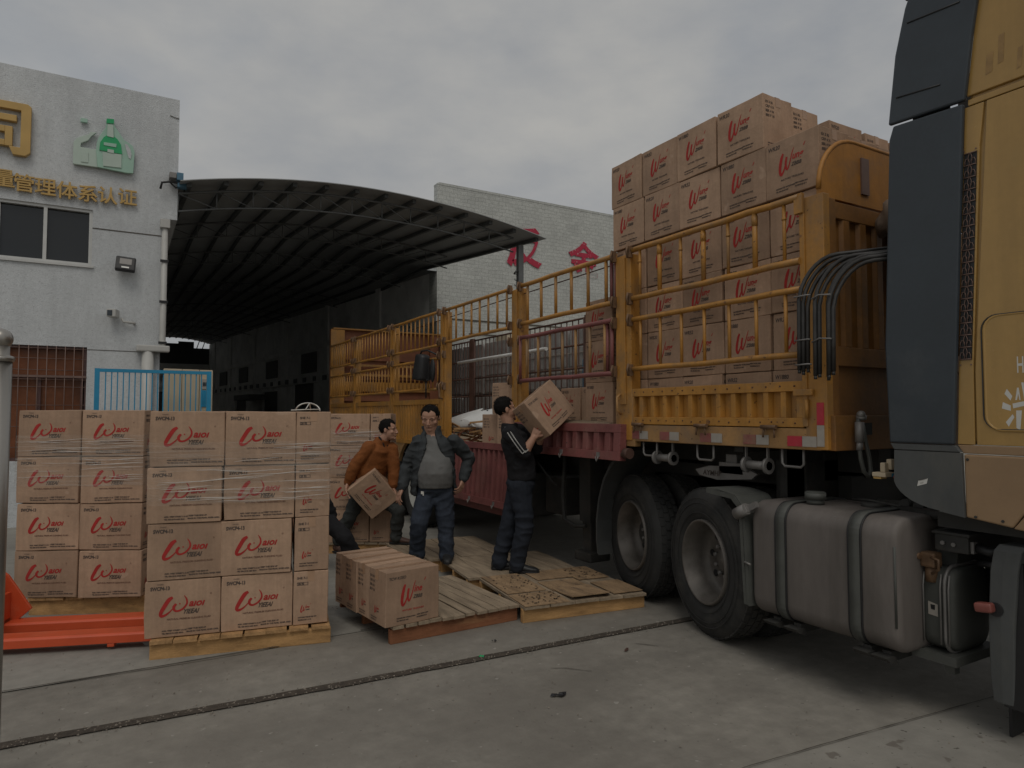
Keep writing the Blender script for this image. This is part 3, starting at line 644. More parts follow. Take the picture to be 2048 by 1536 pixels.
def carton(name,w,d,h,style,seed,code,word='ung'):
    """box with printing; front faces -Y, origin at the middle of its base"""
    random.seed(seed); off=Vector((seed*3.7,seed*1.9,seed)); b=MB()
    def disp(p):
        q=Vector((p.x/w*2,p.y/d*2,(p.z-h/2)/h*2)); n=mnoise.noise_vector(p*6+off)*.0034+mnoise.noise_vector(p*2.0+off)*.0045
        bl=.006
        o=Vector((q.x*bl*(1-q.z**2)*max(0,1-q.y**2+.3),q.y*bl*(1-q.z**2)*max(0,1-q.x**2+.2),0))
        return p+n+o
    bm=bmesh.new(); bmesh.ops.create_cube(bm,size=1)
    for p in bm.verts: p.co=Vector((p.co.x*w,p.co.y*d,(p.co.z+.5)*h))
    bmesh.ops.bevel(bm,geom=bm.edges[:],offset=.004,segments=1,affect='EDGES')
    bmesh.ops.subdivide_edges(bm,edges=[e for e in bm.edges if e.calc_length()>.1],cuts=6,use_grid_fill=True)
    bm.verts.index_update(); b.add([disp(p.co) for p in bm.verts],[[q.index for q in fc.verts] for fc in bm.faces],0); bm.free()
    e=.0014
    TF=frame((0,-d/2-e,0),(1,0,0),(0,0,1)); TR=frame((w/2+e,0,0),(0,1,0),(0,0,1)); TL=frame((-w/2-e,0,0),(0,-1,0),(0,0,1))
    TB=frame((0,d/2+e,0),(-1,0,0),(0,0,1))
    tr=lambda T,x,y: T@Matrix.Translation((x,y,0))
    def quad(T,x0,x1,y0,y1,mi,lift=0):
        n=5; v=[];f=[]
        for i in range(n+1):
            for yy in (y0,y1): v.append(disp(T@Vector((x0+(x1-x0)*i/n,yy,lift))))
        f=[(2*i,2*i+2,2*i+3,2*i+1) for i in range(n)]; b.add(v,f,mi)
    def lines(T,x,y,sz,txts,mi,step):
        for k,t in enumerate(txts): b.text(t,sz,tr(T,x,y-k*step),mi,0,.0006,disp=disp)
    # tape over the top and down both ends
    quad(frame((0,0,h+e),(1,0,0),(0,1,0)),-w/2,w/2,-.024,.024,3); quad(frame((0,0,h+.0009),(1,0,0),(0,1,0)),-w/2,w/2,-.002,.002,4,.001)
    for T in (TR,TL): quad(T,-.024,.024,h-.07,h,3)
    for T in (TF,TB):
        if style=='a':
            logo_a(b,tr(T,-.29*w,.385*h),.121*h/.38,disp)
            b.text('SWCP4-13',.033,tr(T,-.43*w,.84*h),2,0,.0014,sx=.80,disp=disp); b.text('PASSED',.012,tr(T,-.34*w,.93*h),2,disp=disp)
            b.text('NATURAL PREMIUM CLEANING FLUID',.0155,tr(T,-.20*w,.305*h),4,0,.0006,disp=disp)
            lines(T,-.27*w,.105*h,.0125,['ADD. WEST STREET 2 5-10','TEL 020-3318 4455 8010'],2,.018); lines(T,.05*w,.115*h,.0135,['( KEEP THIS SIDE UP','MADE IN THE PEARL RIVER AREA'],2,.018)
        else:
            k=.30*h/.38
            logo_b(b,tr(T,-.22*w,.37*h),(.138 if style=='b' else .140)*h/.38,disp,word)
            b.text(code,.040 if style=='b' else .028,tr(T,-.45*w,.85*h),2,.1,.0008,sx=.9,disp=disp)
            b.text('NATURE TREASURE',.0165,tr(T,-.20*w,.26*h),2 if style=='b' else 1,0,.0006,sp=1.25,disp=disp)
            lines(T,-.30*w,.13*h,.0120,['DISTRIBUTED WORLDWIDE','TEL 020-3318 4455'],2,.018); lines(T,.07*w,.14*h,.0125,['NEW BORN 5801','SUNSHINE 65 4'],2,.018)
    for T in (TR,TL):
        if style=='a':
            b.text('SHE 7-1',.022,tr(T,-.40*d,.86*h),2,0,.0008,disp=disp)
            for (x0,x1,y0,y1) in ((-.40*d,-.08*d,.795*h,.802*h),(-.40*d,-.08*d,.745*h,.752*h),(-.40*d,-.385*d,.752*h,.795*h),(-.095*d,-.08*d,.752*h,.795*h)): quad(T,x0,x1,y0,y1,2)
            b.text('25 92',.018,tr(T,-.37*d,.758*h),2,0,.001,disp=disp)
            logo_b(b,tr(T,-.28*d,.24*h),.05,disp,'ine'); lines(T,-.36*d,.13*h,.012,['NATURE TREASURE CO','PRODUCE 2 5-10'],2,.018)
        else:
            lines(T,-.42*d,.84*h,.024,['EX 5 RI','CRF 4 X','SER 4 N','BES P 18'],2,.032)
            if style=='c': logo_b(b,tr(T,-.1*d,.20*h),.055,disp,'ine')
            lines(T,-.36*d,.10*h,.012,['NET 5X4 KG 200 M','PRODUCE 2 5-10'],2,.018)
    me_mats=['board','red_ink','black_ink','tape','faint_ink']
    o=b.build(name,me_mats); return o
PROTO={}
def proto(key,*a):
    o=carton('carton',*a); COL.objects.unlink(o); PROTO[key]=o
proto('a1',.462,.235,.374,'a',1,'SWCP4-13'); proto('a2',.462,.235,.374,'a',2,'SWCP4-13'); proto('a3',.462,.235,.374,'a',3,'SWCP4-13')
proto('l1',.492,.235,.374,'a',4,'SWCP4-13'); proto('l2',.492,.235,.374,'a',5,'SWCP4-13')
proto('b1',.405,.31,.383,'b',6,'W1880'); proto('b2',.405,.31,.383,'b',7,'WR52'); proto('b3',.405,.31,.383,'b',8,'WR20',)
proto('c1',.44,.212,.385,'c',9,'TCW KOSO','ine'); proto('c2',.44,.212,.385,'c',10,'TCW KOSO','ine'); proto('c3',.435,.265,.385,'c',13,'TCW KOSO','ine'); proto('c4',.435,.192,.385,'c',15,'TCW KOSO','ine')
proto('d1',.40,.235,.365,'b',11,'CBF KOS1','ine')
random.seed(11)
def put(key,pos,rz,label,group,tilt=(0,0)):
    o=PROTO[key].copy(); o.name='carton'; COL.objects.link(o); o.location=pos; o.rotation_euler=(tilt[0],tilt[1],rz)
    return tag(o,label,'carton',group)
ROW=['bottom','second lowest','third lowest','top']
# ---- pallets -----------------------------------------------------
def pallet(label,o,ang,wx,dy,top,slat,stringer,nsl,over=.02,sagk=0,h=.13,gap=.012,seed=1,holes=False):
    """o = front left corner on the ground; slats run along local y over three stringers along local x"""
    random.seed(seed); T=Matrix.Translation((o[0],o[1],0))@Matrix.Rotation(ang,4,'Z')
    p=thing('wooden_pallet',label,'pallet',(o[0],o[1],0),'wooden pallets on the yard')
    th=.022
    for yy in (0,dy/2-.02,dy-.045):
        b=MB(); b.rbox(0,wx,yy,yy+.045,0,h-th-.003,.005,T=T); b.build('stringer',stringer,p)
    x=0; ws=wx/nsl
    for k in range(nsl):
        a=k*ws+rnd(0,gap); c=(k+1)*ws-rnd(0,gap)*.8
        y0=-over-rnd(0,.014); y1=dy+over+rnd(-.02,.02); zz=h-th+rnd(-.002,.002)
        b=MB(); n=8; rings=[]
        for i in range(n+1):
            y=y0+(y1-y0)*i/n; dz=.004*mnoise.noise(Vector((k*3.1,i*.7,seed)))+(-abs(k-nsl/2)/nsl*.0); dx=.004*mnoise.noise(Vector((k*2.1+9,i*.5,seed)))
            rings.append([T@Vector((a+dx,y,zz+dz)),T@Vector((c+dx,y,zz+dz)),T@Vector((c+dx,y,zz+th+dz)),T@Vector((a+dx,y,zz+th+dz))])
        b.loft(rings,0,False)
        b.build('slat',slat,p)
    return p,T
NP,NT=pallet('new wooden pallet under the tall wrapped stack nearest the camera',(.205,5.112),R(-11.9),1.16,.98,0,'wood','wood_x',8,seed=3)
LP,LT=pallet('wooden pallet under the left wrapped stack above the orange forks',(-.60,6.73),R(-24.5),1.0,1.0,0,'wood','wood_x',7,seed=4,h=.15)
BP,BT=pallet('empty-ended wooden pallet with dark red front board carrying four loose cartons',(1.69,4.603),R(2.3),1.07,1.12,0,'wood_grey','wood_red',11,seed=5)
P2,T2=pallet('worn stained pallet lying beside the truck wheel, closest to the tyre',(2.75,4.55),R(-7.2),1.125,.98,0,'wood_grey','wood_x',5,seed=6,gap=.006)
P3,T3=pallet('weathered pallet under the feet of the man lifting a carton',(2.79,5.60),R(-7.4),1.12,.86,0,'wood_grey','wood_x',6,seed=7,gap=.008)
P4,T4=pallet('farthest flat pallet behind the two walking men',(2.60,6.52),R(-6),1.10,1.06,0,'wood_grey','wood_x',6,seed=8,gap=.008)
SP,ST=pallet('pallet under the back stack behind the man in the rust jacket',(1.95,8.02),R(-27),.95,.95,0,'wood_grey','wood_x',6,seed=9)
M['worn_ply']=mat('worn_plywood',(.31,.205,.115),.8,var=.3,scale=3,fine=.15,stretch=(4,1,4),bump=.3,bscale=14,dirt=((.07,.05,.04),.8,3.2,.53),flecks=((.03,.02,.015),48,.66,.85))
for k,(x0,x1,y0,y1) in enumerate(((.01,.40,-.03,.32),(.42,.78,.30,.62),(.02,.38,.36,.99),(.80,1.11,.55,1.0),(.45,.80,.68,.99),(.84,1.12,.02,.42))):
    b=MB(); b.box(x0,x1,y0,y1,.1315+.001*k,.137+.001*k,T=T2); b.build('plywood_patch','worn_ply',P2)
b=MB(); n=6; rings=[]
for i in range(n+1):
    y=-.01+.36*i/n; z=.138+.02*(1-i/n)**2; rings.append([T2@Vector((.43,y,z)),T2@Vector((.78,y,z)),T2@Vector((.78,y,z+.008)),T2@Vector((.43,y,z+.008))])
b.loft(rings,0,False); b.build('loose_board','worn_ply',P2)
random.seed(21); b=MB()
for k in range(70):
    x=.05+rnd(0,.33); y=rnd(0,.30) if k<40 else rnd(.4,.9)
    b.add([T2@Vector((x-.008,y-.006,.1435)),T2@Vector((x+.008,y-.006,.1435)),T2@Vector((x+.006,y+.008,.1435)),T2@Vector((x-.006,y+.008,.1435))],[(0,1,2,3)])
for k in range(40):
    x=.82+rnd(0,.28); y=rnd(.6,.97)
    b.add([T2@Vector((x-.008,y-.006,.1435)),T2@Vector((x+.008,y-.006,.1435)),T2@Vector((x+.006,y+.008,.1435)),T2@Vector((x-.006,y+.008,.1435))],[(0,1,2,3)])
b.build('worn_hole','black',P2)['kind']='stuff'
# ---- near stack ---------------------------------------------------
random.seed(5)
ang=R(-11.6); U=Matrix.Translation((.177,5.134,0))@Matrix.Rotation(ang,4,'Z')
COLN=['left','middle']
hh=.3795
for r in range(4):
    for c in range(2):
        x=(.235 if c==0 else .70)+rnd(-.007,.007)+(.010*(3-r) if False else -.004*(3-r)); p=U@Vector((x,.1175+rnd(0,.014),.135+r*hh))
        put(['a1','a2','a3'][(r+c)%3],p,ang+R(rnd(-1.3,1.3)),'carton with red script, %s layer, %s column of the near wrapped stack'%(ROW[r],COLN[c]),'cartons of the near stack')
    p=U@Vector((1.055,.235,.135+r*hh)); put(['a2','a3','a1'][r%3],p,ang-R(90)+R(rnd(-.6,.6)),'carton showing its narrow end, %s layer at the right of the near wrapped stack'%ROW[r],'cartons of the near stack')
    # second rank, its edge shows at the left side
    p=U@Vector((.222,.36,.135+r*hh)); put('a3',p,ang+R(rnd(-1,1)),'carton behind the left column of the near stack, %s layer, only its edge showing'%ROW[r],'cartons of the near stack')
    p=U@Vector((.69,.365,.135+r*hh)); put('a2',p,ang,'carton hidden behind the middle column of the near stack, %s layer'%ROW[r],'cartons of the near stack')
# ---- left stack ---------------------------------------------------
ang2=R(-28.4); U2=Matrix.Translation((-.709,6.747,0))@Matrix.Rotation(ang2,4,'Z')
for r in range(4):
    for c in range(2):
        p=U2@Vector((.25+.508*c+rnd(-.004,.004),.1175+rnd(0,.008),.152+r*.3785)); put(['l1','l2'][(r+c)%2],p,ang2+R(rnd(-1.2,1.2)),'carton with red script, %s layer, %s column of the stack above the pallet jack'%(ROW[r],['left','right'][c]),'cartons of the left stack')
    p=U2@Vector((.30,.365,.152+r*.3785)); put('l1',p,ang2,'carton behind the left column of the pallet jack stack, %s layer'%ROW[r],'cartons of the left stack')
# ---- back stack ---------------------------------------------------
ang3=R(-28); U3=Matrix.Translation((1.93,8.035,0))@Matrix.Rotation(ang3,4,'Z')
for r in range(4):
    p=U3@Vector((.455,.12,.133+r*.3755)); put('l1' if r%2 else 'l2',p,ang3+R(rnd(-.5,.5)),'carton with red script, %s layer of the back stack behind the rust jacket man'%ROW[r],'cartons of the back stack')
    p=U3@Vector((.83,.235,.133+r*.3755)); put('a1',p,ang3-R(90),'carton showing its end, %s layer of the back stack'%ROW[r],'cartons of the back stack')
# ---- stretch film -------------------------------------------------
def wrap(name,label,U,x0,x1,y0,y1,zs,seed):
    random.seed(seed); t=thing(name,label,'stretch film',U@Vector((x0,y0,zs[0])),'stretch film around the stacks')
    b=MB(); n=26
    loop=[]
    for (a,c) in (((x0,y0),(x1,y0)),((x1,y0),(x1,y1)),((x1,y1),(x0,y1)),((x0,y1),(x0,y0))):
        for i in range(n): loop.append((a[0]+(c[0]-a[0])*i/n,a[1]+(c[1]-a[1])*i/n))
    m=len(loop); k=8; v=[];f=[]
    for j in range(k+1):
        for i,(x,y) in enumerate(loop):
            z=zs[0]+(zs[1]-zs[0])*j/k+(.02*mnoise.noise(Vector((x*4,y*4,seed))) if j in (0,k) else 0)
            v.append(U@Vector((x,y,z))+mnoise.noise_vector(Vector((x*6,y*6,z*20)))*.0015)
    for j in range(k):
        for i in range(m): f.append((j*m+i,j*m+(i+1)%m,(j+1)*m+(i+1)%m,(j+1)*m+i))
    b.add(v,f,0,True); b.build('film','film',t)
    b=MB()
    for s in range(30):
        z=rnd(zs[0]+.01,zs[1]-.01); a=rnd(x0,x1-.2); c=min(x1,a+rnd(.15,.8)); sl=rnd(-.03,.07); pts=[]
        for i in range(9):
            x=a+(c-a)*i/8; pts.append(U@Vector((x,y0-.004,z+sl*(x-a)+.007*mnoise.noise(Vector((x*7,s,1))))))
        b.tube(pts,[.0006+.0020*rnd(.3,1)*math.sin(math.pi*(i+.5)/9) for i in range(9)],4)
    b.build('strand','film_strand',t); return t
wrap('stretch_wrap','clear stretch film with white strands round the upper near stack',U,-.008,1.178,-.012,.50,(1.02,1.44),1)
wrap('stretch_wrap','clear stretch film with white strands round the left stack above the pallet jack',U2,-.008,1.012,-.012,.50,(1.05,1.46),2)
wrap('stretch_wrap','clear stretch film round the back stack behind the rust jacket',U3,.20,.955,-.012,.48,(.92,1.45),3)
# loose white strap loop on top of the near stack
b=MB(); pts=[U@Vector((1.02+.085*math.cos(t),.12+.05*math.sin(t*2),1.656+.055*abs(math.sin(t)))) for t in [math.pi*i/12 for i in range(13)]]
b.tube(pts,.005,6); b.tube([U@Vector((1.0,.05,1.66)),U@Vector((1.03,.10,1.71)),U@Vector((1.04,.16,1.66))],.004,6)
b.tube([U@Vector((.9,.05,1.658)),U@Vector((1.0,.06,1.662)),U@Vector((1.1,.1,1.664))],.004,6)
tag(b.build('strap_loop','white_dec',loc=U@Vector((1.02,.1,1.656))),'loose white strap loop on top of the near carton stack','strap')
# ---- four loose cartons -------------------------------------------
ang4=R(7.3); U4=Matrix.Translation((1.635,4.566,.132))@Matrix.Rotation(ang4,4,'Z')
for k,lab in enumerate(('front one with its printed face open to view','second from the front','third from the front','last one at the back')):
    put(['c3','c4','c4','c2'][k],U4@Vector((.22+[0,.004,-.006,.008][k],[.133,.366,.563,.770][k],0)),ang4+R(rnd(-.9,.9)),'carton on the grey slatted pallet, '+lab,'four cartons in a row on the pallet')
# ------------------------------------------------------------------ pallet jack
J=thing('pallet_jack','orange hand pallet jack with two forks beside the left carton stack','pallet jack',(-.75,5.75,0))
a=R(-19.5); UJ=Matrix.Translation((-.70,5.70,0))@Matrix.Rotation(a,4,'Z')
UB=UJ@Matrix.Translation((-.10,0,0))
for yy,nm in ((0,'fork'),(.375,'fork')):
    b=MB(); prof=[(0,.05),(.16,.05),(.16,.105),(.145,.118),(.015,.118),(0,.105)]
    r0=[UJ@Vector((-.12,yy+p[0],p[1])) for p in prof]; r1=[UJ@Vector((.98,yy+p[0],p[1])) for p in prof]; r2=[UJ@Vector((1.10,yy+.03+p[0]*.62,.055+(p[1]-.05)*.4)) for p in prof]
    b.loft([r0,r1,r2],0,False); b.box(.70,.745,yy+.002,yy+.05,.026,.05,T=UJ); b.build('fork','orange',J,bevel=.004)
    b=MB(); b.cyl(UJ@Vector((.95,yy+.05,.04)),UJ@Vector((.95,yy+.11,.04)),.038,n=14); b.build('load_roller','grey_metal',J)
b=MB()
b.prism([(-.30,.08),(-.02,.08),(.105,.19),(-.055,.44),(-.13,.50),(-.30,.50)],'y',-.012,.012,T=UB@Matrix.Translation((0,.03,0)))
b.prism([(-.30,.08),(-.02,.08),(.105,.19),(-.055,.44),(-.13,.50),(-.30,.50)],'y',.488,.512,T=UB)
b.box(-.31,-.16,.045,.49,.12,.44,T=UB); b.box(-.06,-.03,.045,.49,.13,.32,T=UB); b.box(-.07,-.02,.03,.07,.05,.10,T=UB)
b.build('body','orange',J,bevel=.004)
b=MB()
for i in range(4):
    for k in range(3): b.prism([(-.142+k*.03-.006*i,.245+i*.035),(-.120+k*.03-.006*i,.252+i*.035),(-.115+k*.03-.006*i,.275+i*.035),(-.137+k*.03-.006*i,.268+i*.035)],'y',-.0005-.002,.0005-.001,T=UB@Matrix.Translation((0,.0175,0)))
b.build('slot','black',J)
b=MB(); b.cyl(UJ@Vector((-.22,.25,.40)),UJ@Vector((-.22,.25,.62)),.05,n=16); b.tube([UJ@Vector((-.24,.25,.6)),UJ@Vector((-.55,.25,1.15))],.02,8)
b.tube([UJ@Vector((-.55,.12,1.15)),UJ@Vector((-.6,.12,1.28)),UJ@Vector((-.62,.25,1.32)),UJ@Vector((-.6,.38,1.28)),UJ@Vector((-.55,.38,1.15))],.014,8,closed=True); b.build('handle','black',J)
b=MB()
for yy in (.2,.3): b.cyl(UJ@Vector((-.22,yy-.03,.085)),UJ@Vector((-.22,yy+.03,.085)),.085,n=20)
b.build('steer_wheel','black',J)
# ------------------------------------------------------------------ cargo trailer
XT=3.72; XF=6.16
TR=thing('cargo_trailer','yellow stake-sided semi trailer being loaded with cartons','trailer',(4.9,8,0))
POST=[4.47,6.27,8.20,10.15,12.10]; ZR=3.01
# decks and frame
b=MB(); b.box(XT+.02,XF-.02,2.64,6.30,1.50,1.535); b.box(XT+.02,XF-.02,6.30,13.78,1.19,1.225); b.build('deck','wood_grey',TR)
b=MB(); b.box(XT,XT+.07,2.62,4.42,1.405,1.54); b.box(XF-.07,XF,2.62,6.3,1.405,1.54); b.box(XT+.02,XT+.07,4.42,6.28,1.44,1.50); b.build('side_beam','yellow_dirty',TR,bevel=.006)
b=MB(); b.box(XT,XT+.06,6.30,8.62,1.10,1.225); b.box(XT,XT+.06,9.9,13.8,1.10,1.225); b.box(XF-.06,XF,6.3,13.8,1.1,1.225); b.build('lower_side_beam','yellow_dirty',TR,bevel=.006)
# wheel arch plate in the yellow frame
b=MB(); arc=[(9.25+.66*math.cos(t),.62+.66*math.sin(t)) for t in [math.pi*i/14 for i in range(15)]]
b.prism([(8.62,1.10)]+[(8.62,1.225),(9.90,1.225),(9.90,1.10)]+[(y,min(z,1.21)) for y,z in arc if z>.9],'x',XT,XT+.05); b.build('wheel_arch','yellow_dirty',TR)
b=MB()
for x in (4.45,5.35): b.box(x,x+.14,2.9,13.6,.95,1.19); b.box(x,x+.14,2.7,6.4,1.22,1.50)
for y in (3.3,4.6,5.9,7.2,8.4,9.6,10.8,12,13.2): b.box(XT+.1,XF-.1,y,y+.08,1.06 if y>6.3 else 1.36,1.185 if y>6.3 else 1.495)
b.box(4.3,5.6,3.0,3.9,1.16,1.36)
b.build('chassis_beam','chassis',TR)
# headboard
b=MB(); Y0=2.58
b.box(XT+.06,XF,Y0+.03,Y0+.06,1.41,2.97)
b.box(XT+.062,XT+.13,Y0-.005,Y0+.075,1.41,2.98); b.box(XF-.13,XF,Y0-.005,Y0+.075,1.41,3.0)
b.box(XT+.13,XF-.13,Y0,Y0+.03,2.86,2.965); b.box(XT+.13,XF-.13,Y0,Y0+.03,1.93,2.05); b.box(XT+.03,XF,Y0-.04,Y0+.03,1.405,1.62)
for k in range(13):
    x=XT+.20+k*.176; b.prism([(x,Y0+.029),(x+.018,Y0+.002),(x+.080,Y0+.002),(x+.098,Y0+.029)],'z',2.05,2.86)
b.build('headboard','yellow_shaded',TR,bevel=.004)
b=MB(); prof=[(XT,2.985),(XT,3.03)]+[(XT+.36-.36*math.cos(t),3.03+.36*math.sin(t)) for t in [math.pi/2*i/9 for i in range(1,10)]]+[(XF-.36+.36*math.sin(t),3.03+.36*math.cos(t)) for t in [math.pi/2*i/9 for i in range(0,10)]]+[(XF,2.985)]
b.prism(prof,'y',Y0+.01,Y0+.035); b.tube([(x,Y0+.02,z) for x,z in prof[1:-1]],.016,8)
b.build('arched_top','yellow_arch',TR)
b=MB(); b.box(XT+.42,XT+.50,Y0-.002,Y0+.009,3.06,3.30); b.box(XT+.98,XT+1.06,Y0-.002,Y0+.009,3.06,3.34); b.build('worn_tape','grille_bar',TR)
# front corner post with reflectors, hinges
b=MB(); b.box(XT-.001,XT+.061,2.570,2.72,1.41,3.0); b.box(XT-.012,XT+.0,2.70,2.735,1.55,3.0); b.box(XT-.03,XT-.001,2.70,2.76,2.90,3.03); b.build('corner_post','yellow',TR,bevel=.004)
def refl(y0,y1,z0,z1,m): b=MB(); b.box(XT-.006,XT-.0015,y0,y1,z0,z1); o=b.build('reflector_tape',m,TR); return o
for y,ok in ((2.745,1),(3.10,0),(3.50,0),(3.93,0),(4.28,0)):
    refl(y-.10,y,1.425,1.49,'refl_white'); refl(y+.003,y+.11,1.425,1.49,'refl_red' if ok else 'refl_dull')
refl(2.592,2.64,1.43,1.56,'refl_white'); refl(2.592,2.64,1.562,1.70,'refl_red')
# drop gate (yellow) in the front bay
G=(2.735,4.40); b=MB()
b.box(XT+.046,XT+.058,G[0]+.02,G[1]-.02,1.545,1.835)
b.box(XT-.004,XT+.06,G[0],G[1],1.775,1.84); b.box(XT-.004,XT+.06,G[0],G[1],1.545,1.605); b.box(XT-.003,XT+.059,G[0],G[0]+.05,1.605,1.775); b.box(XT-.003,XT+.059,G[1]-.05,G[1],1.605,1.775)
for yy in (G[0]+.05,): pass
for k in range(11):
    y=G[0]+.12+k*.138; b.prism([(XT+.046,y),(XT+.002,y+.014),(XT+.002,y+.052),(XT+.046,y+.066)],'z',1.605,1.775)
b.build('drop_gate','yellow',TR,bevel=.003)
b=MB(); random.seed(3)
for k in range(15): y=G[0]+.06+k*.11; b.cyl((XT-.008,y,1.81+rnd(-.006,.006)),(XT-.004,y,1.81),.006,n=8)
for k in range(18): y=G[0]+.06+k*.09; b.cyl((XT-.008,y,1.575+rnd(-.01,.01)),(XT-.004,y,1.575),.005,n=8)
b.build('rivet','rust',TR)
def hingep(y,z):
    b=MB(); b.box(XT-.03,XT-.005,y-.05,y+.05,z-.012,z+.012); b.cyl((XT-.03,y-.06,z),(XT-.03,y+.06,z),.014,n=10); b.tube([(XT-.025,y-.04,z),(XT-.03,y-.045,z-.07)],.007,6); b.tube([(XT-.025,y+.04,z),(XT-.03,y+.045,z-.07)],.007,6); b.build('gate_hinge','hinge',TR)
for y in (2.98,3.58,4.28): hingep(y,1.545)
b=MB(); b.rbox(XT-.03,XT-.008,2.655,2.79,1.745,1.785,.005); b.cyl((XT-.018,2.70,1.72),(XT-.018,2.70,1.60),.012,n=8); b.build('gate_latch','yellow',TR)
# stake posts
for k,y in enumerate(POST):
    w=.20 if k<2 else .16; z0=1.41 if k==0 else 1.12
    b=MB(); b.box(XT-.01,XT+.015,y-w/2,y+w/2,z0,ZR-.02); b.box(XT+.015,XT+.09,y-w/2,y-w/2+.02,z0,ZR-.02); b.box(XT+.015,XT+.09,y+w/2-.02,y+w/2,z0,ZR-.02)
    b.box(XT-.022,XT-.01,y-.035,y+.035,z0+.3,ZR-.04); b.build('stake_post','yellow' if k not in (4,) else 'yellow',TR,bevel=.004)
    b=MB()
    for z in (ZR-.01,2.60,2.42,2.0):
        for s in (-1,1):
            yy=y+s*(w/2+.005); b.box(XT-.045,XT-.012,yy-.022,yy+.022,z-.05,z+.045); b.tube([(XT-.045,yy,z+.05),(XT-.06,yy+.0,z),(XT-.045,yy,z-.05)],.010,6)
    b.build('bracket','hinge',TR)
b=MB(); b.tube([(XT-.02,4.50,1.80),(XT-.06,4.50,1.77),(XT-.06,4.50,1.66),(XT-.02,4.50,1.63)],.011,8); b.build('grab_handle','yellow_dirty',TR)
b=MB(); b.box(XT-.008,XT+.03,4.36,4.58,1.52,1.84); b.box(XT-.002,XT+.06,4.34,4.58,1.36,1.52); b.build('hinge_plate','yellow_dirty',TR)
# tube gates
def tgate(name,y0,y1,z0,z1,nb,m,rr=.020,rb=.0115,X=XT-.012,big=False,mb=None):
    b=MB(); b.tube([(X,y0,z0)]+[(X+.002*mnoise.noise(Vector((i,z0,y0))),y0+(y1-y0)*i/8,z0+.010*mnoise.noise(Vector((i*.6,z0*3,y0)))) for i in range(1,8)]+[(X,y1,z0)],rr,10)
    b.tube([(X,y0,z1)]+[(X,y0+(y1-y0)*i/8,z1+.010*mnoise.noise(Vector((i*.6,z1*3,y0)))) for i in range(1,8)]+[(X,y1,z1)],rr,10)
    o=b.build(name,m,TR)
    for k in range(nb):
        b=MB(); y=y0+(y1-y0)*(k+.5)/nb; r=rb*(1.5 if big and k%2 else 1)
        b.tube([(X+.004,y,z0+.01),(X+.004,y,z1-.005)],r,8)
        if big and k%2==0: b.cyl((X+.004,y,z1-.12),(X+.004,y,z1-.105),r*1.3,n=8)
        if big and k%2: b.cyl((X+.004,y,z1-.10),(X+.004,y,z1-.03),r*1.18,n=8)
        b.build('upright_bar',mb or m,o)
    return o
BAYS=[(2.73,4.37),(4.57,6.17),(6.37,8.12),(8.28,10.07),(10.23,12.02),(12.18,13.70)]
tgate('tube_gate',2.73,4.37,2.60,ZR,7,'yellow',.023,.012,big=True)
tgate('tube_gate',2.73,4.37,2.005,2.42,7,'yellow',.021,.0125)
tgate('tube_gate',4.57,6.17,2.60,ZR,6,'yellow',.023,.016)
tgate('tube_gate',4.57,6.10,1.98,2.44,7,'purple',.022,.014,X=XT-.05,mb='yellow_dirty')
b=MB()
for y in (4.60,4.66): b.tube([(XT-.03,y,1.98),(XT-.03,y,2.42)],.017,8)
b.tube([(XT-.05,6.12,1.96),(XT-.05,6.12,2.46)],.016,8); b.tube([(XT+.02,4.60,2.6),(XT+.02,4.60,3.0)],.018,8); b.tube([(XT+.02,4.66,2.6),(XT+.02,4.66,3.0)],.018,8)
b.build('locking_bar','purple',TR)
tgate('tube_gate',6.37,8.12,2.58,ZR,8,'yellow',.020,.014)
tgate('tube_gate',8.28,10.07,2.56,ZR,11,'yellow',.020,.011); tgate('tube_gate',8.28,10.07,1.97,2.38,11,'yellow',.020,.011)
tgate('tube_gate',10.23,12.02,2.56,ZR,12,'yellow',.020,.011); tgate('tube_gate',10.23,12.02,1.97,2.38,12,'yellow',.020,.011)
tgate('tube_gate',12.18,13.70,2.56,ZR,10,'yellow',.020,.012); tgate('tube_gate',12.18,13.70,1.97,2.38,10,'yellow',.020,.012)
b=MB(); b.tube([(XT+.03,4.6,2.95),(XT+.03,6.2,2.93),(XT+.03,8.2,2.91),(XT+.03,10.1,2.88)],.006,5); b.build('wire','rust',TR)
b=MB(); b.tube([(XT+.4,6.3,2.36),(XT+.8,9.4,2.42)],.022,8); b.build('loose_pole','white',TR)
# corrugated lower side gates at the rear
for (y0,y1) in ((8.29,10.06),(10.24,12.0),(12.2,13.7)):
    b=MB(); v=[]; n=int((y1-y0)/.105)
    pts=[]
    for k in range(n):
        a=y0+.05+(y1-y0-.1)*k/n; w=(y1-y0-.1)/n; pts+=[(XT+.034,a),(XT+.034,a+w*.34),(XT-.004,a+w*.48),(XT-.004,a+w*.86)]
    pts.append((XT+.034,y1-.05)); poly=pts+[(XT+.045,y1-.05),(XT+.045,y0+.05)]
    for i in range(len(pts)-1): 
        (xa,ya),(xb,yb)=pts[i],pts[i+1]; b.add([(xa,ya,1.23),(xb,yb,1.23),(xb,yb,1.78),(xa,ya,1.78)],[(0,1,2,3)])
    b.box(XT-.012,XT+.045,y0,y1,1.765,1.835); b.box(XT-.012,XT+.045,y0,y1,1.195,1.25); b.box(XT-.010,XT+.044,y0,y0+.05,1.25,1.765); b.box(XT-.010,XT+.044,y1-.05,y1,1.25,1.765); b.box(XT+.046,XT+.052,y0+.02,y1-.02,1.2,1.8)
    b.build('corrugated_gate','yellow',TR)
b=MB(); b.tube([(XT-.02,8.17,1.83),(XT-.06,8.19,1.85),(XT-.06,8.21,2.02),(XT-.02,8.2,2.06)],.012,8); b.build('gate_hook','hinge',TR)
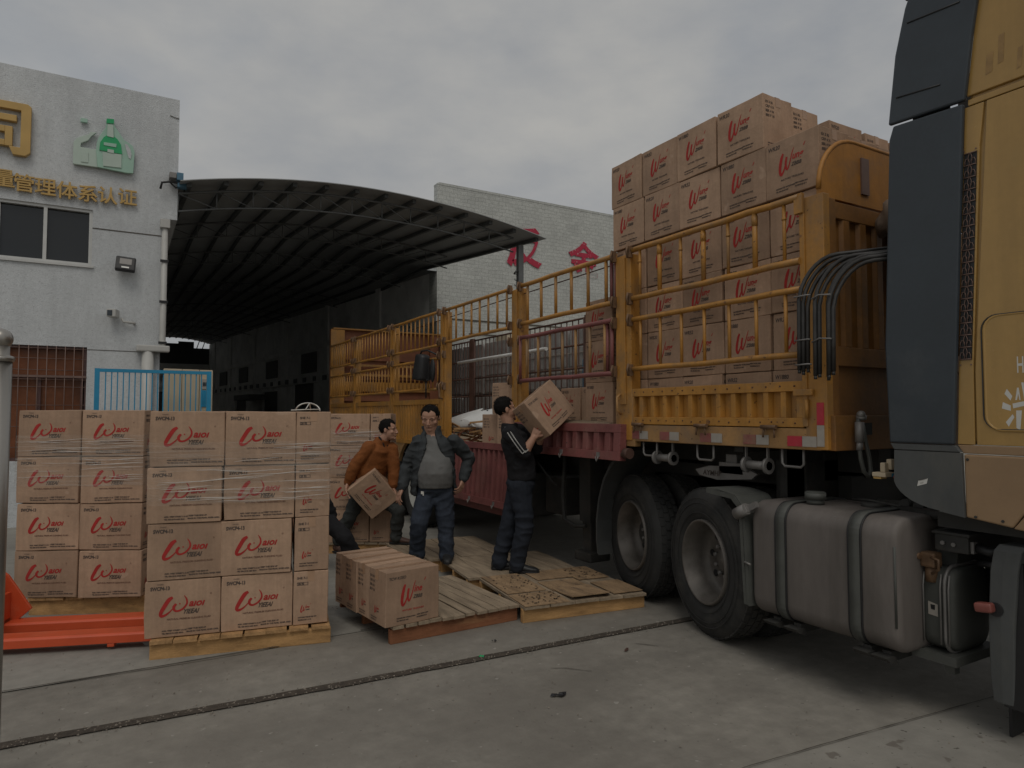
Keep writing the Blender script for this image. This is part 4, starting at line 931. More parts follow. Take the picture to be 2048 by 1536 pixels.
# hanging purple gates
def pgate(y0,y1,zt,zb,xt,xb,nr,lab):
    d=Vector((xb-xt,0,zb-zt)); h=d.length; T=frame((xt,y1,zt),(0,-1,0),-d)   # local x toward camera, y up, z outward
    if T.col[2].xyz.x>0: T=frame((xt,y0,zt),(0,1,0),-d)
    w=y1-y0; b=MB()
    b.box(0,w,-h,0,-.060,-.045,T=T); b.box(0,w,-.075,0,-.045,.012,T=T); b.box(0,w,-h,-h+.075,-.045,.012,T=T); b.box(0,.05,-h+.075,-.075,-.045,.011,T=T); b.box(w-.09,w,-h+.075,-.075,-.045,.011,T=T)
    for k in range(nr):
        x=.06+(w-.16)*(k+.2)/nr; ww=(w-.16)/nr*.62; b.prism([(x,-.045),(x+.018,.005),(x+ww-.018,.005),(x+ww,-.045)],'y',-h+.075,-.075,T=T)
    o=b.build('hanging_gate','purple',TR,bevel=.003); o['label']=lab
    b=MB()
    for k in range(3): x=w*(.2+.32*k); b.box(x-.02,x+.02,-h+.02,-h+.06,.0125,.022,T=T); b.tube([T@Vector((x-.02,-h+.02,.03)),T@Vector((x,-h-.02,.03)),T@Vector((x+.02,-h+.02,.03))],.006,6)
    b.build('gate_catch','grey_metal',o); return o
pgate(4.44,6.22,1.545,1.235,3.66,3.64,10,'short purple hanging side gate')
pgate(6.27,8.12,1.30,.60,3.66,3.60,14,'tall purple hanging side gate')
b=MB(); b.tube([(3.66,4.40,1.29),(3.66,6.24,1.29)],.02,8); b.cyl((3.68,4.36,1.30),(3.68,4.42,1.30),.045,n=14); b.build('gate_rod','rust',TR)
b=MB(); b.box(3.70,3.76,6.24,8.25,.50,.60); b.build('lower_rail','purple',TR)
# boards on the deck edge
b=MB(); random.seed(4)
for k in range(5): b.box(3.70+.03*k,3.74+.03*k,4.66+.1*k,6.1-.15*k,1.536,1.556+.004*k)
b.build('deck_board','wood_grey',TR)
# far side lattice gates
for i,(y0,y1) in enumerate(((4.6,6.2),(6.4,8.1),(8.3,10.05),(10.25,12.0),(12.2,13.6))):
    b=MB(); X=XF-.03
    for z in (1.62,1.98,2.34,2.70,3.10): b.tube([(X,y0,z),(X,y1,z)],.017,6)
    for k in range(12): y=y0+(y1-y0)*k/11; b.tube([(X,y,1.25),(X,y,3.10)],.010 if k not in (0,11) else .024,6)
    b.build('lattice_gate','rust',TR)
for y in (6.3,8.2,10.15,12.1,13.7):
    b=MB(); b.box(XF-.06,XF,y-.07,y+.07,1.2,3.14); b.build('far_post','rust',TR)
# rear wall
b=MB(); b.box(3.74,6.14,13.78,13.82,1.22,3.37); b.box(3.70,3.98,13.70,13.78,1.12,3.37); b.box(5.9,6.16,13.70,13.78,1.12,3.37)
for z in (1.5,1.9,2.35,2.75): b.box(3.98,5.9,13.72,13.778,z,z+.06)
b.build('rear_wall','oxide',TR)
b=MB(); b.box(3.695,3.975,13.66,13.70,1.12,3.36); b.box(3.98,5.9,13.71,13.719,2.1,2.3); b.box(3.98,5.9,13.71,13.719,1.25,1.48)
for z in (1.56,2.42,2.62): b.box(3.98,5.9,13.66,13.71,z,z+.045)
b.box(3.74,6.14,13.66,13.82,3.372,3.40)
b.build('rear_frame','yellow',TR)
# suspended fittings below the side beam
b=MB()
for y in (3.15,4.05): b.cyl((3.78,y-.10,1.28),(3.78,y+.10,1.28),.03,n=14); b.cyl((3.78,y-.10,1.28),(3.78,y-.08,1.28),.055,n=16); b.cyl((3.78,y+.08,1.28),(3.78,y+.10,1.28),.055,n=16); b.box(3.77,3.79,y-.095,y-.085,1.28,1.41); b.box(3.77,3.79,y+.085,y+.095,1.28,1.41)
b.build('winch_roller','grey_metal',TR)
b=MB()
for y in (2.85,3.6,4.2): b.tube([(3.76,y-.08,1.41),(3.76,y-.08,1.31),(3.76,y-.06,1.29),(3.76,y+.06,1.29),(3.76,y+.08,1.31),(3.76,y+.08,1.41)],.009,6)
b.build('rope_hook','grey_metal',TR)
# landing leg, boxes, wheels
b=MB(); b.box(4.06,4.24,5.42,5.60,.55,1.42); b.rbox(4.08,4.22,5.44,5.58,.24,.56,.01); b.rbox(4.02,4.28,5.38,5.64,.16,.26,.02); b.box(5.65,5.83,5.42,5.60,.55,1.42); b.rbox(5.61,5.87,5.38,5.64,.16,.26,.02); b.box(4.24,5.65,5.48,5.54,.95,1.05); b.build('landing_leg','chassis',TR)
b=MB(); b.tube([(4.0,5.75,1.35),(3.98,5.78,.8),(3.98,5.75,.55),(4.0,5.6,.5),(4.03,5.45,.52)],.022,8); b.tube([(4.0,6.3,1.1),(4.0,6.0,.9),(3.99,5.9,.88)],.012,6); b.build('crank_pipe','chassis',TR)
b=MB(); b.rbox(3.95,4.5,6.35,7.7,.50,.98,.02); b.box(3.93,3.95,6.4,6.44,.45,1.1); b.rbox(4.1,4.5,5.9,6.3,.55,.95,.02); b.build('tool_box','chassis',TR)
# spare fittings under the nose
b=MB()
b.prism([(3.25,1.205),(3.30,1.165),(3.62,1.135),(3.80,1.16),(3.84,1.20),(3.70,1.235),(3.4,1.25)],'x',3.90,3.93); b.box(3.90,4.0,3.38,3.6,1.19,1.27); b.box(3.92,4.02,3.45,3.55,1.27,1.33)
b.build('light_bracket','grey_metal',TR)
b=MB(); T=frame((3.897,3.76,1.165),(0,-1,0),(0,0,1)); b.text('AYMHF',.055,T,0,.1,.001); b.build('bracket_lettering','black_ink',TR)
b=MB(); b.box(4.0,4.1,3.02,3.14,.95,1.40); b.box(4.0,5.9,3.02,3.08,.95,1.4); b.build('king_plate','chassis',TR)
def tyre(parent,c,r=.54,w=.28,rr=.31,side=-1,tread=True,rim='rim',spin=0,shallow=False,yaw=0):
    """wheel with its axis along X; side -1 : outer face at c.x looking to -X"""
    p=thing('wheel',None,None,c); p.parent=parent; p.location=Vector(c)-root_loc(parent); p.rotation_euler=(0,0,yaw)
    c=Vector(c); s=-side
    prof=[(.03*s,rr),(.012*s,rr+.03),(.0*s,rr+.085),(.004*s,r-.10),(.022*s,r-.04),(.045*s,r-.012),(.06*s,r-.004)]
    prof=prof+[((w*s-a),q) for a,q in prof[::-1]]
    b=MB(); b.lathe(prof+[prof[0]],c,'x',56,caps=False)
    if tread:
        nb=46
        for k in range(nb):
            for row in range(4):
                t=2*math.pi*(k+(row%2)*.5)/nb+spin; dt=2*math.pi/nb*.80/2; x0=.042+(w-.084)*row/4+.006; x1=.042+(w-.084)*(row+1)/4-.006
                ro=r+.006 if row in (1,2) else r+.002; ri=r-.014; v=[]
                for tt in (t-dt,t+dt):
                    for (x,q) in ((x0,ri),(x1,ri),(x1,ro),(x0,ro)): v.append(c+Vector((x*s,q*math.cos(tt),q*math.sin(tt))))
                b.add(v,[(0,1,2,3),(4,7,6,5),(0,4,5,1),(1,5,6,2),(2,6,7,3),(3,7,4,0)])
    else: pass
    for q in (rr+.05,rr+.12,r-.075): b.lathe([(-.0005*s,q-.004),(-.004*s,q),(-.0005*s,q+.004)],c,'x',56,caps=False)
    b.build('tyre','tyre',p)
    b=MB(); dp=.0 if shallow else .06
    pr=[(.045,rr+.002),(.010,rr-.002),(.003,rr-.010),(.010,rr-.020),(.050,rr-.026),(.064,rr-.040),(.11+dp*.6,rr-.046),(.135+dp,rr-.056),(.15+dp,rr-.080),(.158+dp,.155),(.150+dp,.14),(.150+dp,.10),(.12+dp,.085),(.10+dp,.0)]
    b.lathe([(a*s,q) for a,q in pr],c,'x',48,caps=False); b.build('rim',rim,p)
    b=MB()
    for k in range(10):
        t=2*math.pi*k/10+.2; q=.118; a=c+Vector(((.15+dp)*s,q*math.cos(t),q*math.sin(t))); b.cyl(a,a+Vector((-.035*s,0,0)),.014,n=8)
    b.build('wheel_nut','grey_metal',p)
    b=MB()
    for k in range(8):
        t=2*math.pi*k/8+.1; q=.198; a=c+Vector(((.149+dp)*s,q*math.cos(t),q*math.sin(t))); b.cyl(a,a+Vector((-.004*s,0,0)),.026,n=12)
    b.build('rim_hole','black',p); return p
for y in (9.2,10.5,11.8):
    tyre(TR,(3.745,y,.54),rim='rim_white',tread=False); tyre(TR,(6.13,y,.54),side=1,rim='rim_white',tread=False)
b=MB()
for y in (9.2,10.5,11.8): b.cyl((4.0,y,.54),(5.9,y,.54),.07,n=12); b.box(4.4,4.62,y-.5,y+.5,.78,.90)
b.build('axle','chassis',TR)
b=MB(); b.rbox(3.62,3.68,6.9,6.98,1.0,1.04,.005); 
# ------------------------------------------------------------------ cartons on the trailer
GR='cartons loaded on the trailer'; HB=.3875; Z0=1.538; XB=3.80
LAY=['lowest layer','second layer up','third layer up','fourth layer up','layer just above the yellow rails','topmost layer']
YC=[2.845,3.265,3.685,4.09,4.51]; CN=['nearest the cab','second from the cab','third from the cab','fourth from the cab','fifth from the cab']
random.seed(31)
for r in range(6):
    for c in range(5):
        if r==5 and c==0: continue
        put(['b1','b2','b3'][(r*2+c)%3],(XB+.155+rnd(0,.012)+(.02 if r<4 else 0),YC[c]+rnd(-.007,.007)+(.02 if r==5 else 0),Z0+r*HB),R(-90)+R(rnd(-1.6,1.6)),'red script carton on the trailer, %s, %s'%(LAY[r],CN[c]),GR)
# the next ranks across the trailer, seen from the front over the headboard
for k,(x,key,rz,lab) in enumerate(((4.30,'b2',-90,'second across'),(4.79,'b3',0,'third across, its broad side out'),(5.20+.0,'b1',-90,'fourth across'),(5.55,'b2',-90,'fifth across'))):
    put(key,(x,3.31 if rz==-90 else 3.26,Z0+5*HB-.002*k),R(rz),'carton end seen above the headboard, topmost layer, '+lab,GR)
for k,(x,lab) in enumerate(((4.29,'second across'),(4.62,'third across'),(4.95,'fourth across'),(5.28,'fifth across'),(5.61,'sixth across'))):
    put(['b3','b1'][k%2],(x,2.86,Z0+4*HB-.002),R(-90),'carton end just behind the arched headboard, upper layer, '+lab,GR)
for r in range(3):
    put(['b1','b3','b2'][r],(XB+.17,4.955+rnd(-.005,.005),Z0+.0+r*.3855),R(-90)+R(rnd(-1,1)),'pale carton in the short column behind the open purple rail, %s'%['resting on the deck','middle one','top one'][r],GR)
    put('b2',(XB+.49,4.97,Z0+.0+r*.3855),R(-90),'carton standing second deep in the short column behind the purple rail, %s'%['lowest','middle','top'][r],GR)
put('d1',(4.28,5.46,Z0),R(-68),'darker carton lying beyond the lifted carton, beside the short column',GR)
put('d1',(4.25,5.85,Z0),R(-95),'darker carton farther back on the upper deck behind the lifted carton',GR)
proto('e1',.30,.25,.40,'c',14,'CRF 5','ine')
put('e1',(4.00,7.205,1.226),R(-152),'narrow carton on the low deck beside the white plastic chairs',GR)
put('e1',(4.00,6.83,1.226),R(-152),'narrow carton on the low deck just behind the head of the lifter',GR)
put('d1',(4.02,6.94,1.628),R(-154),'carton stacked on top of the two narrow ones on the low deck',GR)
# ------------------------------------------------------------------ scrap and goods on the low deck
s=thing('scrap_heap','heap of broken wooden chair frames and slats on the low trailer deck','scrap',(4.3,8.3,1.226))
b=MB(); random.seed(17)
for k in range(34):
    x,y=rnd(3.92,4.6),rnd(7.5,8.7); z=1.24+rnd(0,.28); a=rnd(0,6.28); l=rnd(.18,.5); e=rnd(-.3,.3)
    p=Vector((x,y,z)); d=Vector((math.cos(a)*l,math.sin(a)*l,l*e*.6)); T=frame(p,d,(0,.02,1)) if abs(d.z)<l*.9 else Matrix.Translation(p)
    b.box(0,l,-.012,.012,-.010,.010,T=T)
b.build('slat_pieces','wood',s)
b=MB(); random.seed(18)
for k in range(9):
    x,y=rnd(3.95,4.5),rnd(7.6,8.5); z=1.30+rnd(0,.15); pts=[Vector((x+.16*math.cos(t),y+.16*math.sin(t),z+.08*math.sin(t+k))) for t in [6.28*i/10*.7 for i in range(10)]]
    b.tube(pts,.009,6)
b.build('bent_hoop','oxide',s)
for k,(x,y,r,lab) in enumerate(((4.22,8.55,.2,'white plastic shell chair lying on the scrap heap, left one'),(4.15,7.95,.2,'white plastic shell chair lying on the scrap heap, next to the cartons'))):
    t=thing('plastic_chair',lab,'chair',(x,y,1.5),'white plastic chairs on the scrap'); T=Matrix.Translation((x,y,1.52))@Matrix.Rotation(R(-40+60*k),4,'Z')@Matrix.Rotation(R(18),4,'X')
    b=MB(); rings=[]
    for i in range(8):
        q=i/7; w=.24*math.sin(.5+q*2.1); hgt=.05+.17*q; rings.append([T@Vector((-.26+.52*q,w*math.cos(a),hgt*math.sin(a)*1.0-.02)) for a in [math.pi*j/10 for j in range(11)]]+[T@Vector((-.26+.52*q,w*.92*math.cos(a),hgt*.9*math.sin(a)-.02)) for a in [math.pi*j/10 for j in range(10,-1,-1)]])
    b.loft(rings,0,True); b.build('shell','white',t)
    b=MB()
    for j in range(4): p=T@Vector((-.1+.12*j,.05*(-1)**j,.18)); b.ell(p,.012,.012,.008,n=8,m=5)
    b.build('bolt','black',t)
# grey packed goods seen through the far side
random.seed(41)
OR=['eighth','seventh','sixth','fifth','fourth','third','second','first']
for k in range(16):
    row=k//8; y=7.0+1.05*(k%8); z0=.9+row*1.15; z1=z0+1.13-(.06 if row else 0)-.07*(k%3==1); g=thing('goods_pack','grey shrink wrapped bale behind the rusty lattice, %s row, %s from the shed end'%(['lower','upper'][row],OR[k%8]),'bale',(7.2,y,z0),'grey bales beyond the trailer')
    b=MB(); b.rbox(6.75,7.6,y-.5,y+.5,z0,z1,.03)
    for i in range(5):
        for q in range(3): b.rbox(6.735,6.78,y-.47+.19*i,y-.30+.19*i,z0+.04+.36*q,z0+.37+.36*q,.012)
    b.build('pack','grey_pack',g)
    b=MB()
    for z in (.3,.62): b.box(6.722,6.732,y-.5,y+.5,z0+z,z0+z+.02)
    b.build('strap_band','refl_white',g)
t=thing('flatbed_truck','flatbed carrying grey bales on the far side of the yellow trailer','truck',(7.2,9.6,0)); b=MB(); b.box(6.7,8.4,6.4,15.0,.78,.9); b.build('bed','chassis',t)
b=MB(); 
for y in (7.4,11.4,12.6): b.cyl((6.75,y,.42),(7.0,y,.42),.42,n=28); b.cyl((8.1,y,.42),(8.35,y,.42),.42,n=28)
b.build('wheel','tyre',t)
b=MB(); b.rbox(6.70,6.74,8.6,9.15,1.55,2.55,.015); tag(b.build('tarp_sheet','blue_tarp',loc=(6.72,8.9,2)),'blue tarpaulin hanging over the grey bales behind the lattice','tarpaulin')
# black bucket hanging on the rail
k=thing('hanging_bucket','black plastic bucket hanging from the yellow rails above the walking man','bucket',(3.60,8.62,2.26))
T=Matrix.Translation((3.60,8.65,2.29))@Matrix.Rotation(R(8),4,'X')
b=MB(); rings=[]
for z,w,d in ((-.19,.10,.09),(-.185,.115,.10),(-.15,.118,.102),(.12,.092,.08),(.15,.085,.075),(.165,.06,.05)):
    rings.append([T@Vector((d*math.copysign(abs(math.cos(a))**.6,math.cos(a)),w*math.copysign(abs(math.sin(a))**.6,math.sin(a))*1.35,z)) for a in [6.283*i/24 for i in range(24)]])
b.loft(rings,0,True); b.build('body','black',k)
b=MB(); b.tube([(3.60,8.72,2.44),(3.60,8.66,2.50),(3.62,8.50,2.50),(3.69,8.30,2.42)],.012,8); b.tube([(3.62,8.55,2.1),(3.62,8.55,1.85)],.011,8); b.tube([(3.62,8.62,2.09),(3.62,8.48,2.09)],.014,8); b.build('hook','black',k)
b=MB(); b.ell((3.66,8.42,2.22),.03,.07,.16,n=16,m=10); b.build('lid','black',k)
# ------------------------------------------------------------------ tarpaulin bows hung on the headboard corner
random.seed(51)
NB=['outermost','second outer','third outer','middle','next to the middle','third inner','second inner','innermost']
for k in range(8):
    grp=0 if k<3 else 1 if k<5 else 2
    yb=[2.665,2.645,2.622,2.555,2.535,2.485,2.465,2.445][k]; zt=[2.60,2.58,2.56,2.57,2.55,2.56,2.54,2.52][k]; zb=[1.90,1.89,1.905,1.86,1.87,1.85,1.86,1.88][k]
    X=3.60+.012*(k%3)
    pts=[(X,yb+.006,zb),(X,yb+.003,zb+.2),(X,yb-.0,zt-.27)]+[(X+.02*i,yb-.17+.17*math.cos(math.pi/2*i/7),zt-.25+.25*math.sin(math.pi/2*i/7)) for i in range(1,8)]+[(X+.30,yb-.40,zt+.005),(X+.7,2.30,zt-.0)]
    b=MB(); b.tube(pts,.0128,10); b.cyl((X,yb+.006,zb-.022),(X,yb+.006,zb),.010,n=8)
    tag(b.build('tarp_bow','pipe_dark',loc=pts[0]),'bent steel tarp bow at the headboard corner, %s of the bundle'%NB[k],'tarp bow','bundle of tarp bows')
b=MB()
for z in (2.35,2.08,1.93): b.tube([(3.585,2.69,z),(3.585,2.60,z+.002),(3.60,2.585,z)],.005,6)
for z in (2.32,2.06): b.tube([(3.585,2.57,z),(3.585,2.52,z+.02),(3.585,2.44,z+.01)],.005,6)
tag(b.build('tie_wire','grey_metal',loc=(3.585,2.6,2.2)),'thin wire ties round the bundle of dark tarp bows','wire')
# brown tarp bundle and hose on the headboard
b=MB(); rings=[]
for i in range(9):
    q=i/8; c=Vector((4.27+.22*q,2.50-.02*q,2.80+.26*q)); rr=.03+.11*math.sin(math.pi*min(1,q*.9+.1)); rings.append([c+Vector((rr*math.cos(a)*(1+.25*math.sin(5*a+i)),rr*.6*math.sin(a)*(1+.2*math.sin(4*a)),rr*.4*math.cos(a*2))) for a in [6.283*j/20 for j in range(20)]])
b.loft(rings,0,True); tag(b.build('tarp_bundle','tarp_brown',loc=(4.35,2.5,2.9)),'crumpled brown tarpaulin bundle tied high on the headboard behind the cab','tarpaulin')
h=thing('air_hose','grey looped air hose with coupling hanging on the yellow trailer front','hose',(3.92,2.50,1.5))
b=MB(); b.tube([(3.90,2.49,1.60),(3.89,2.48,1.45),(3.885,2.47,1.36),(3.90,2.46,1.28),(3.935,2.455,1.25),(3.97,2.46,1.28),(3.975,2.47,1.36),(3.955,2.48,1.46),(3.945,2.49,1.56)],.0125,8); b.build('loop','strap',h)
b=MB(); b.cyl((3.905,2.485,1.58),(3.895,2.48,1.46),.026,n=12); b.cyl((3.895,2.48,1.46),(3.888,2.478,1.41),.019,n=12); b.cyl((3.94,2.495,1.60),(3.935,2.49,1.62),.03,n=12); b.ell((3.93,2.49,1.625),.026,.026,.026,n=12,m=8); b.build('coupling','grey_metal',h)
pl=MB(); pl.box(3.96,4.10,2.525,2.538,1.50,1.575); tag(pl.build('plug_plate','chassis',loc=(4.0,2.53,1.5)),'dark socket plate on the yellow trailer front beside the air hose','plate')
# ------------------------------------------------------------------ tractor
TK=thing('truck_tractor','gold and dark blue truck tractor coupled to the yellow trailer','truck',(4.9,2.5,0))
XC=3.72
b=MB()
# cab body (gold) : side profile extruded across
def side(poly,x0,x1): b.prism(poly,'x',x0,x1)
prof=[(1.80,1.48),(1.835,1.50),(1.745,3.235),(1.60,4.05),(1.2,4.3),(.2,4.15),(-.15,3.3),(-.42,2.6),(-.45,1.48)]
side(prof,XC+.012,6.15); b.build('cab','cab_gold',TK,bevel=.02)
b=MB(); side([(1.745,3.255),(1.70,3.6),(1.62,4.05),(.3,4.0),(.1,3.255)],XC-.004,XC+.011); b.build('roof_side','cab_gold',TK,bevel=.004)
b=MB(); side([(1.741,3.205),(1.740,3.235),(-.1,3.235),(-.1,3.205)],XC-.004,XC+.011); b.build('seam_ridge','cab_gold',TK,bevel=.003)
b=MB()
for (y0,y1,z0,z1) in ((1.655,1.625,3.33,3.43),(1.60,1.575,3.36,3.50),(1.52,1.50,3.30,3.40)): b.add([(XC-.0052,y0,z0),(XC-.0052,y1,z0+.006),(XC-.0052,y1-.008,z1+.006),(XC-.0052,y0-.008,z1)],[(0,1,2,3)])
b.build('tape_mark','tape_mark',TK)
# strip with the grille, and the big panel right of the vertical seam
b=MB(); side([(1.838,1.475),(1.8205,1.88),(1.768,2.985),(1.757,3.2),(1.668,3.2),(1.694,2.985),(1.753,1.88),(1.757,1.475)],XC-.002,XC+.0115); b.build('rear_strip','cab_gold',TK,bevel=.003)
b=MB(); side([(1.747,1.475),(1.7455,1.84),(1.655,3.2),(-.1,3.2),(-.4,2.5),(-.4,1.475)],XC-.003,XC+.011); b.build('side_panel','cab_gold',TK,bevel=.003)
def rrect(y0,y1,z0,z1,r,n=5):
    p=[]
    for (cy,cz,a0) in ((y0-r,z1-r,90),(y1+r,z1-r,0),(y1+r,z0+r,-90),(y0-r,z0+r,180)):
        pass
    for (cy,cz,a0) in ((y1+r,z0+r,180),(y0-r,z0+r,270),(y0-r,z1-r,0),(y1+r,z1-r,90)):
        for i in range(n+1): t=R(a0+90*i/n); p.append((cy+r*math.cos(t),cz+r*math.sin(t)))
    return p
rr_=rrect(1.70,.55,1.55,2.115,.07)
b=MB(); b.tube([(XC-.001,y,z) for y,z in rr_],.0085,8,closed=True); b.build('panel_rim','cab_gold',TK)
b=MB(); b.prism(rr_,'x',XC-.0065,XC-.0032); b.build('locker_door','cab_gold',TK)
b=MB(); b.tube([(XC-.0055,y+(.011 if y>1.1 else -.011),z+.004) for y,z in rr_],.0035,6,closed=True); b.build('door_gap','chassis',TK)
# door further forward (mostly outside the picture)
b=MB(); side([(1.15,1.55),(1.15,3.1),(.05,3.1),(-.25,2.6),(-.25,1.55)],XC-.006,XC-.003); side([(1.1,2.4),(1.1,3.05),(.05,3.05),(-.2,2.6),(-.2,2.4)],XC-.010,XC-.006); 
b.build('door','cab_gold',TK)
# white markings on the locker door
b=MB(); X0_=XC-.0068
def dec(q): b.add([(X0_,y,z) for y,z in q],[tuple(range(len(q)))])
dec([(1.617,1.728),(1.606,1.752),(1.584,1.716),(1.592,1.695)]); dec([(1.630,1.657),(1.625,1.688),(1.592,1.671),(1.592,1.645)]); dec([(1.615,1.591),(1.585,1.629),(1.578,1.615),(1.603,1.569)])
dec([(1.572,1.697),(1.563,1.756),(1.556,1.756),(1.550,1.697),(1.555,1.697),(1.559,1.728),(1.565,1.697)]); dec([(1.584,1.680),(1.540,1.690),(1.48,1.680),(1.48,1.66),(1.540,1.668),(1.582,1.657)])
dec([(1.570,1.647),(1.546,1.647),(1.555,1.554),(1.571,1.563)]); dec([(1.545,1.78),(1.535,1.70),(1.53,1.70),(1.535,1.78)])
dec([(1.47,1.728),(1.458,1.752),(1.436,1.716),(1.444,1.695)]); dec([(1.44,1.657),(1.435,1.688),(1.402,1.671),(1.402,1.645)]); dec([(1.46,1.629),(1.43,1.591),(1.44,1.569),(1.475,1.615)])
T=frame((X0_,1.563,1.828),(0,-1,0),(0,0,1)); b.text('HO',.112,T,0,0,.001,sx=.40); b.build('white_marking','white_dec',TK)
# vertical vent
b=MB(); b.prism([(1.8165,1.905),(1.7635,2.962),(1.705,2.962),(1.758,1.905)],'x',XC-.0045,XC-.002); b.build('vent','black',TK)
b=MB(); n=17
for k in range(n+1):
    t=k/n; z=1.908+t*1.05; ya=1.816-.053*t; yb=1.758-.053*t; x=XC-.010
    b.tube([(x,ya,z),(x,yb,z)],.0028,5)
    if k<n:
        h=1.05/n; w=ya-yb
        for (c,ww,hh,dz) in ((ya-w*.28,w*.17,h*.55,0),(yb+w*.22,w*.17,h*.55,0),((ya+yb)/2-.002,w*.15,h*.62,h*.30)):
            b.tube([(x,c+ww,z+dz),(x,c+ww,z+dz+hh*.6),(x,c+ww*.5,z+dz+hh),(x,c-ww*.5,z+dz+hh),(x,c-ww,z+dz+hh*.6),(x,c-ww,z+dz)],.0020,5)
b.build('vent_loops','grille_bar',TK)
b=MB(); 
for (y,z) in ((1.812,1.88),(1.763,1.88),(1.765,2.975),(1.71,2.975)): b.cyl((XC-.005,y,z),(XC-.001,y,z),.004,n=8)
b.build('screw','grille_bar',TK)
# lower skirt
b=MB(); side([(1.808,1.425),(1.806,1.108),(1.60,1.082),(1.555,1.150),(1.2,1.150),(1.2,1.425)],XC-.008,XC+.03); b.build('skirt','cab_tan',TK,bevel=.008)
b=MB(); side([(1.60,1.078),(1.553,1.143),(1.2,1.143),(1.2,1.04)],XC-.004,XC+.03); b.build('skirt_corner','cab_tan',TK,bevel=.006)
b=MB(); side([(1.838,1.472),(1.812,1.43),(-.4,1.43),(-.4,1.472)],XC-.004,XC+.02); b.build('crease_strip','cab_tan',TK,bevel=.004)
b=MB()
for (y,z) in ((1.79,1.40),(1.76,1.115),(1.64,1.11)): b.cyl((XC-.013,y,z),(XC-.008,y,z),.007,n=8)
b.build('screw','chassis',TK)
# dark fairing : upper blade, lower blade, dusty tail
b=MB(); side([(2.137,3.245),(1.742,3.228),(1.70,3.55),(1.648,3.85),(1.59,4.12),(1.93,4.10),(2.03,3.86),(2.09,3.62)],XC-.035,XC-.005)
b.build('upper_fairing','fairing',TK,bevel=.010)
b=MB(); side([(2.176,1.472),(1.842,1.472),(1.752,3.217),(2.112,3.234),(2.137,3.16),(2.190,2.0)],XC-.030,XC-.002)
side([(2.09,1.6),(2.05,1.6),(2.02,3.18),(2.06,3.18)],XC+.0,XC+.30)
b.build('side_fairing','fairing',TK,bevel=.010)
b=MB(); side([(2.176,1.469),(2.155,1.435),(1.812,1.435),(1.838,1.469)],XC-.024,XC+.01); b.build('fairing_step','fairing_dusty',TK,bevel=.004)
cur=[(2.160+.0,1.29)]+[(1.86+.305*math.cos(t)**.9,1.29-.165*math.sin(t)) for t in [math.pi/2*i/9 for i in range(1,9)]]
b=MB(); side([(1.812,1.432),(2.155,1.432)]+cur+[(1.93,1.124),(1.806,1.106)],XC-.022,XC+.0); b.build('fairing_tail','fairing_dusty',TK,bevel=.008)
for z,ya,yb in ((3.76,2.015,1.75),(3.37,2.085,1.855)):
    b=MB(); b.tube([(XC-.0355,ya,z+.012),(XC-.0355,yb,z-.012)],.005,6); b.build('groove','black',TK)
b=MB(); b.add([(XC-.0235,2.035,1.245),(XC-.0235,1.985,1.262),(XC-.0235,1.978,1.290),(XC-.0235,2.028,1.274)],[(0,1,2,3)]); b.build('sticker','white_dec',TK)
b=MB(); T=frame((XC-.0245,2.022,1.272),(0,-1,.34),(0,.34,1)); b.text('7840519',.012,T); b.text('20-37',.008,T@Matrix.Translation((0,-.014,0))); b.build('sticker_print','black_ink',TK)
b=MB(); b.box(XC+.02,XC+.03,1.84,2.03,3.0,3.6); b.box(XC+.02,XC+.10,2.07,2.1,1.6,3.2); b.box(4.2,5.7,1.9,2.02,1.5,3.6); b.tube([(3.74,2.06,4.0),(3.74,2.03,3.94)],.02,8); b.build('cab_rear_and_backing','chassis',TK)  # first box is an added backing that makes the fairing gap read dark
# fuel tank
def rrp(x0,x1,z0,z1,r,n=6):
    p=[]
    for (cx,cz,a0) in ((x0+r,z0+r,180),(x1-r,z0+r,270),(x1-r,z1-r,0),(x0+r,z1-r,90)):
        for i in range(n+1): t=R(a0+90*i/n); p.append((cx+r*math.cos(t),cz+r*math.sin(t)))
    return p
XK=3.59
b=MB(); rings=[]
for y,k in ((3.05,.035),(3.043,.015),(3.033,.004),(3.015,0),(2.6,0),(2.125,0),(2.107,.004),(2.097,.015),(2.090,.035)):
    rings.append([Vector((x,y,z)) for x,z in rrp(XK+k,4.26-k,.342+k,1.066-k,.11)])
b.loft(rings,0,True); b.build('fuel_tank','tank',TK)
b=MB(); b.tube([(XK+.005,2.106,.49),(XK+.004,2.106,.92)],.007,6)
for y in (2.82,2.33):
    pass
b.build('tank_weld','strap',TK)
for y in (2.82,2.33):
    b=MB(); o=rrp(XK-.009,4.27,.333,1.075,.119); i_=rrp(XK-.001,4.26,.341,1.067,.111); n=len(o)
    for q in range(n):
        a,c=o[q],o[(q+1)%n]; a2,c2=i_[q],i_[(q+1)%n]
        v=[(a[0],y-.032,a[1]),(c[0],y-.032,c[1]),(c[0],y+.032,c[1]),(a[0],y+.032,a[1]),(a2[0],y-.032,a2[1]),(c2[0],y-.032,c2[1]),(c2[0],y+.032,c2[1]),(a2[0],y+.032,a2[1])]
        b.add(v,[(0,1,2,3),(0,4,5,1),(3,2,6,7)],0,True)
    b.build('tank_strap','strap',TK)
b=MB(); 
for y in (2.82,2.33):
    for s in (-1,1): b.tube([(x,y+s*.038,z) for x,z in rrp(XK-.004,4.265,.338,1.070,.115)],.006,6,closed=True)
b.build('strap_edge','black',TK)
b=MB(); b.cyl((3.77,2.70,1.07),(3.77,2.70,1.10),.052,n=24); b.cyl((3.77,2.70,1.10),(3.77,2.70,1.14),.062,n=24); b.cyl((3.77,2.70,1.14),(3.77,2.70,1.145),.055,n=24); b.build('filler_cap','strap',TK)
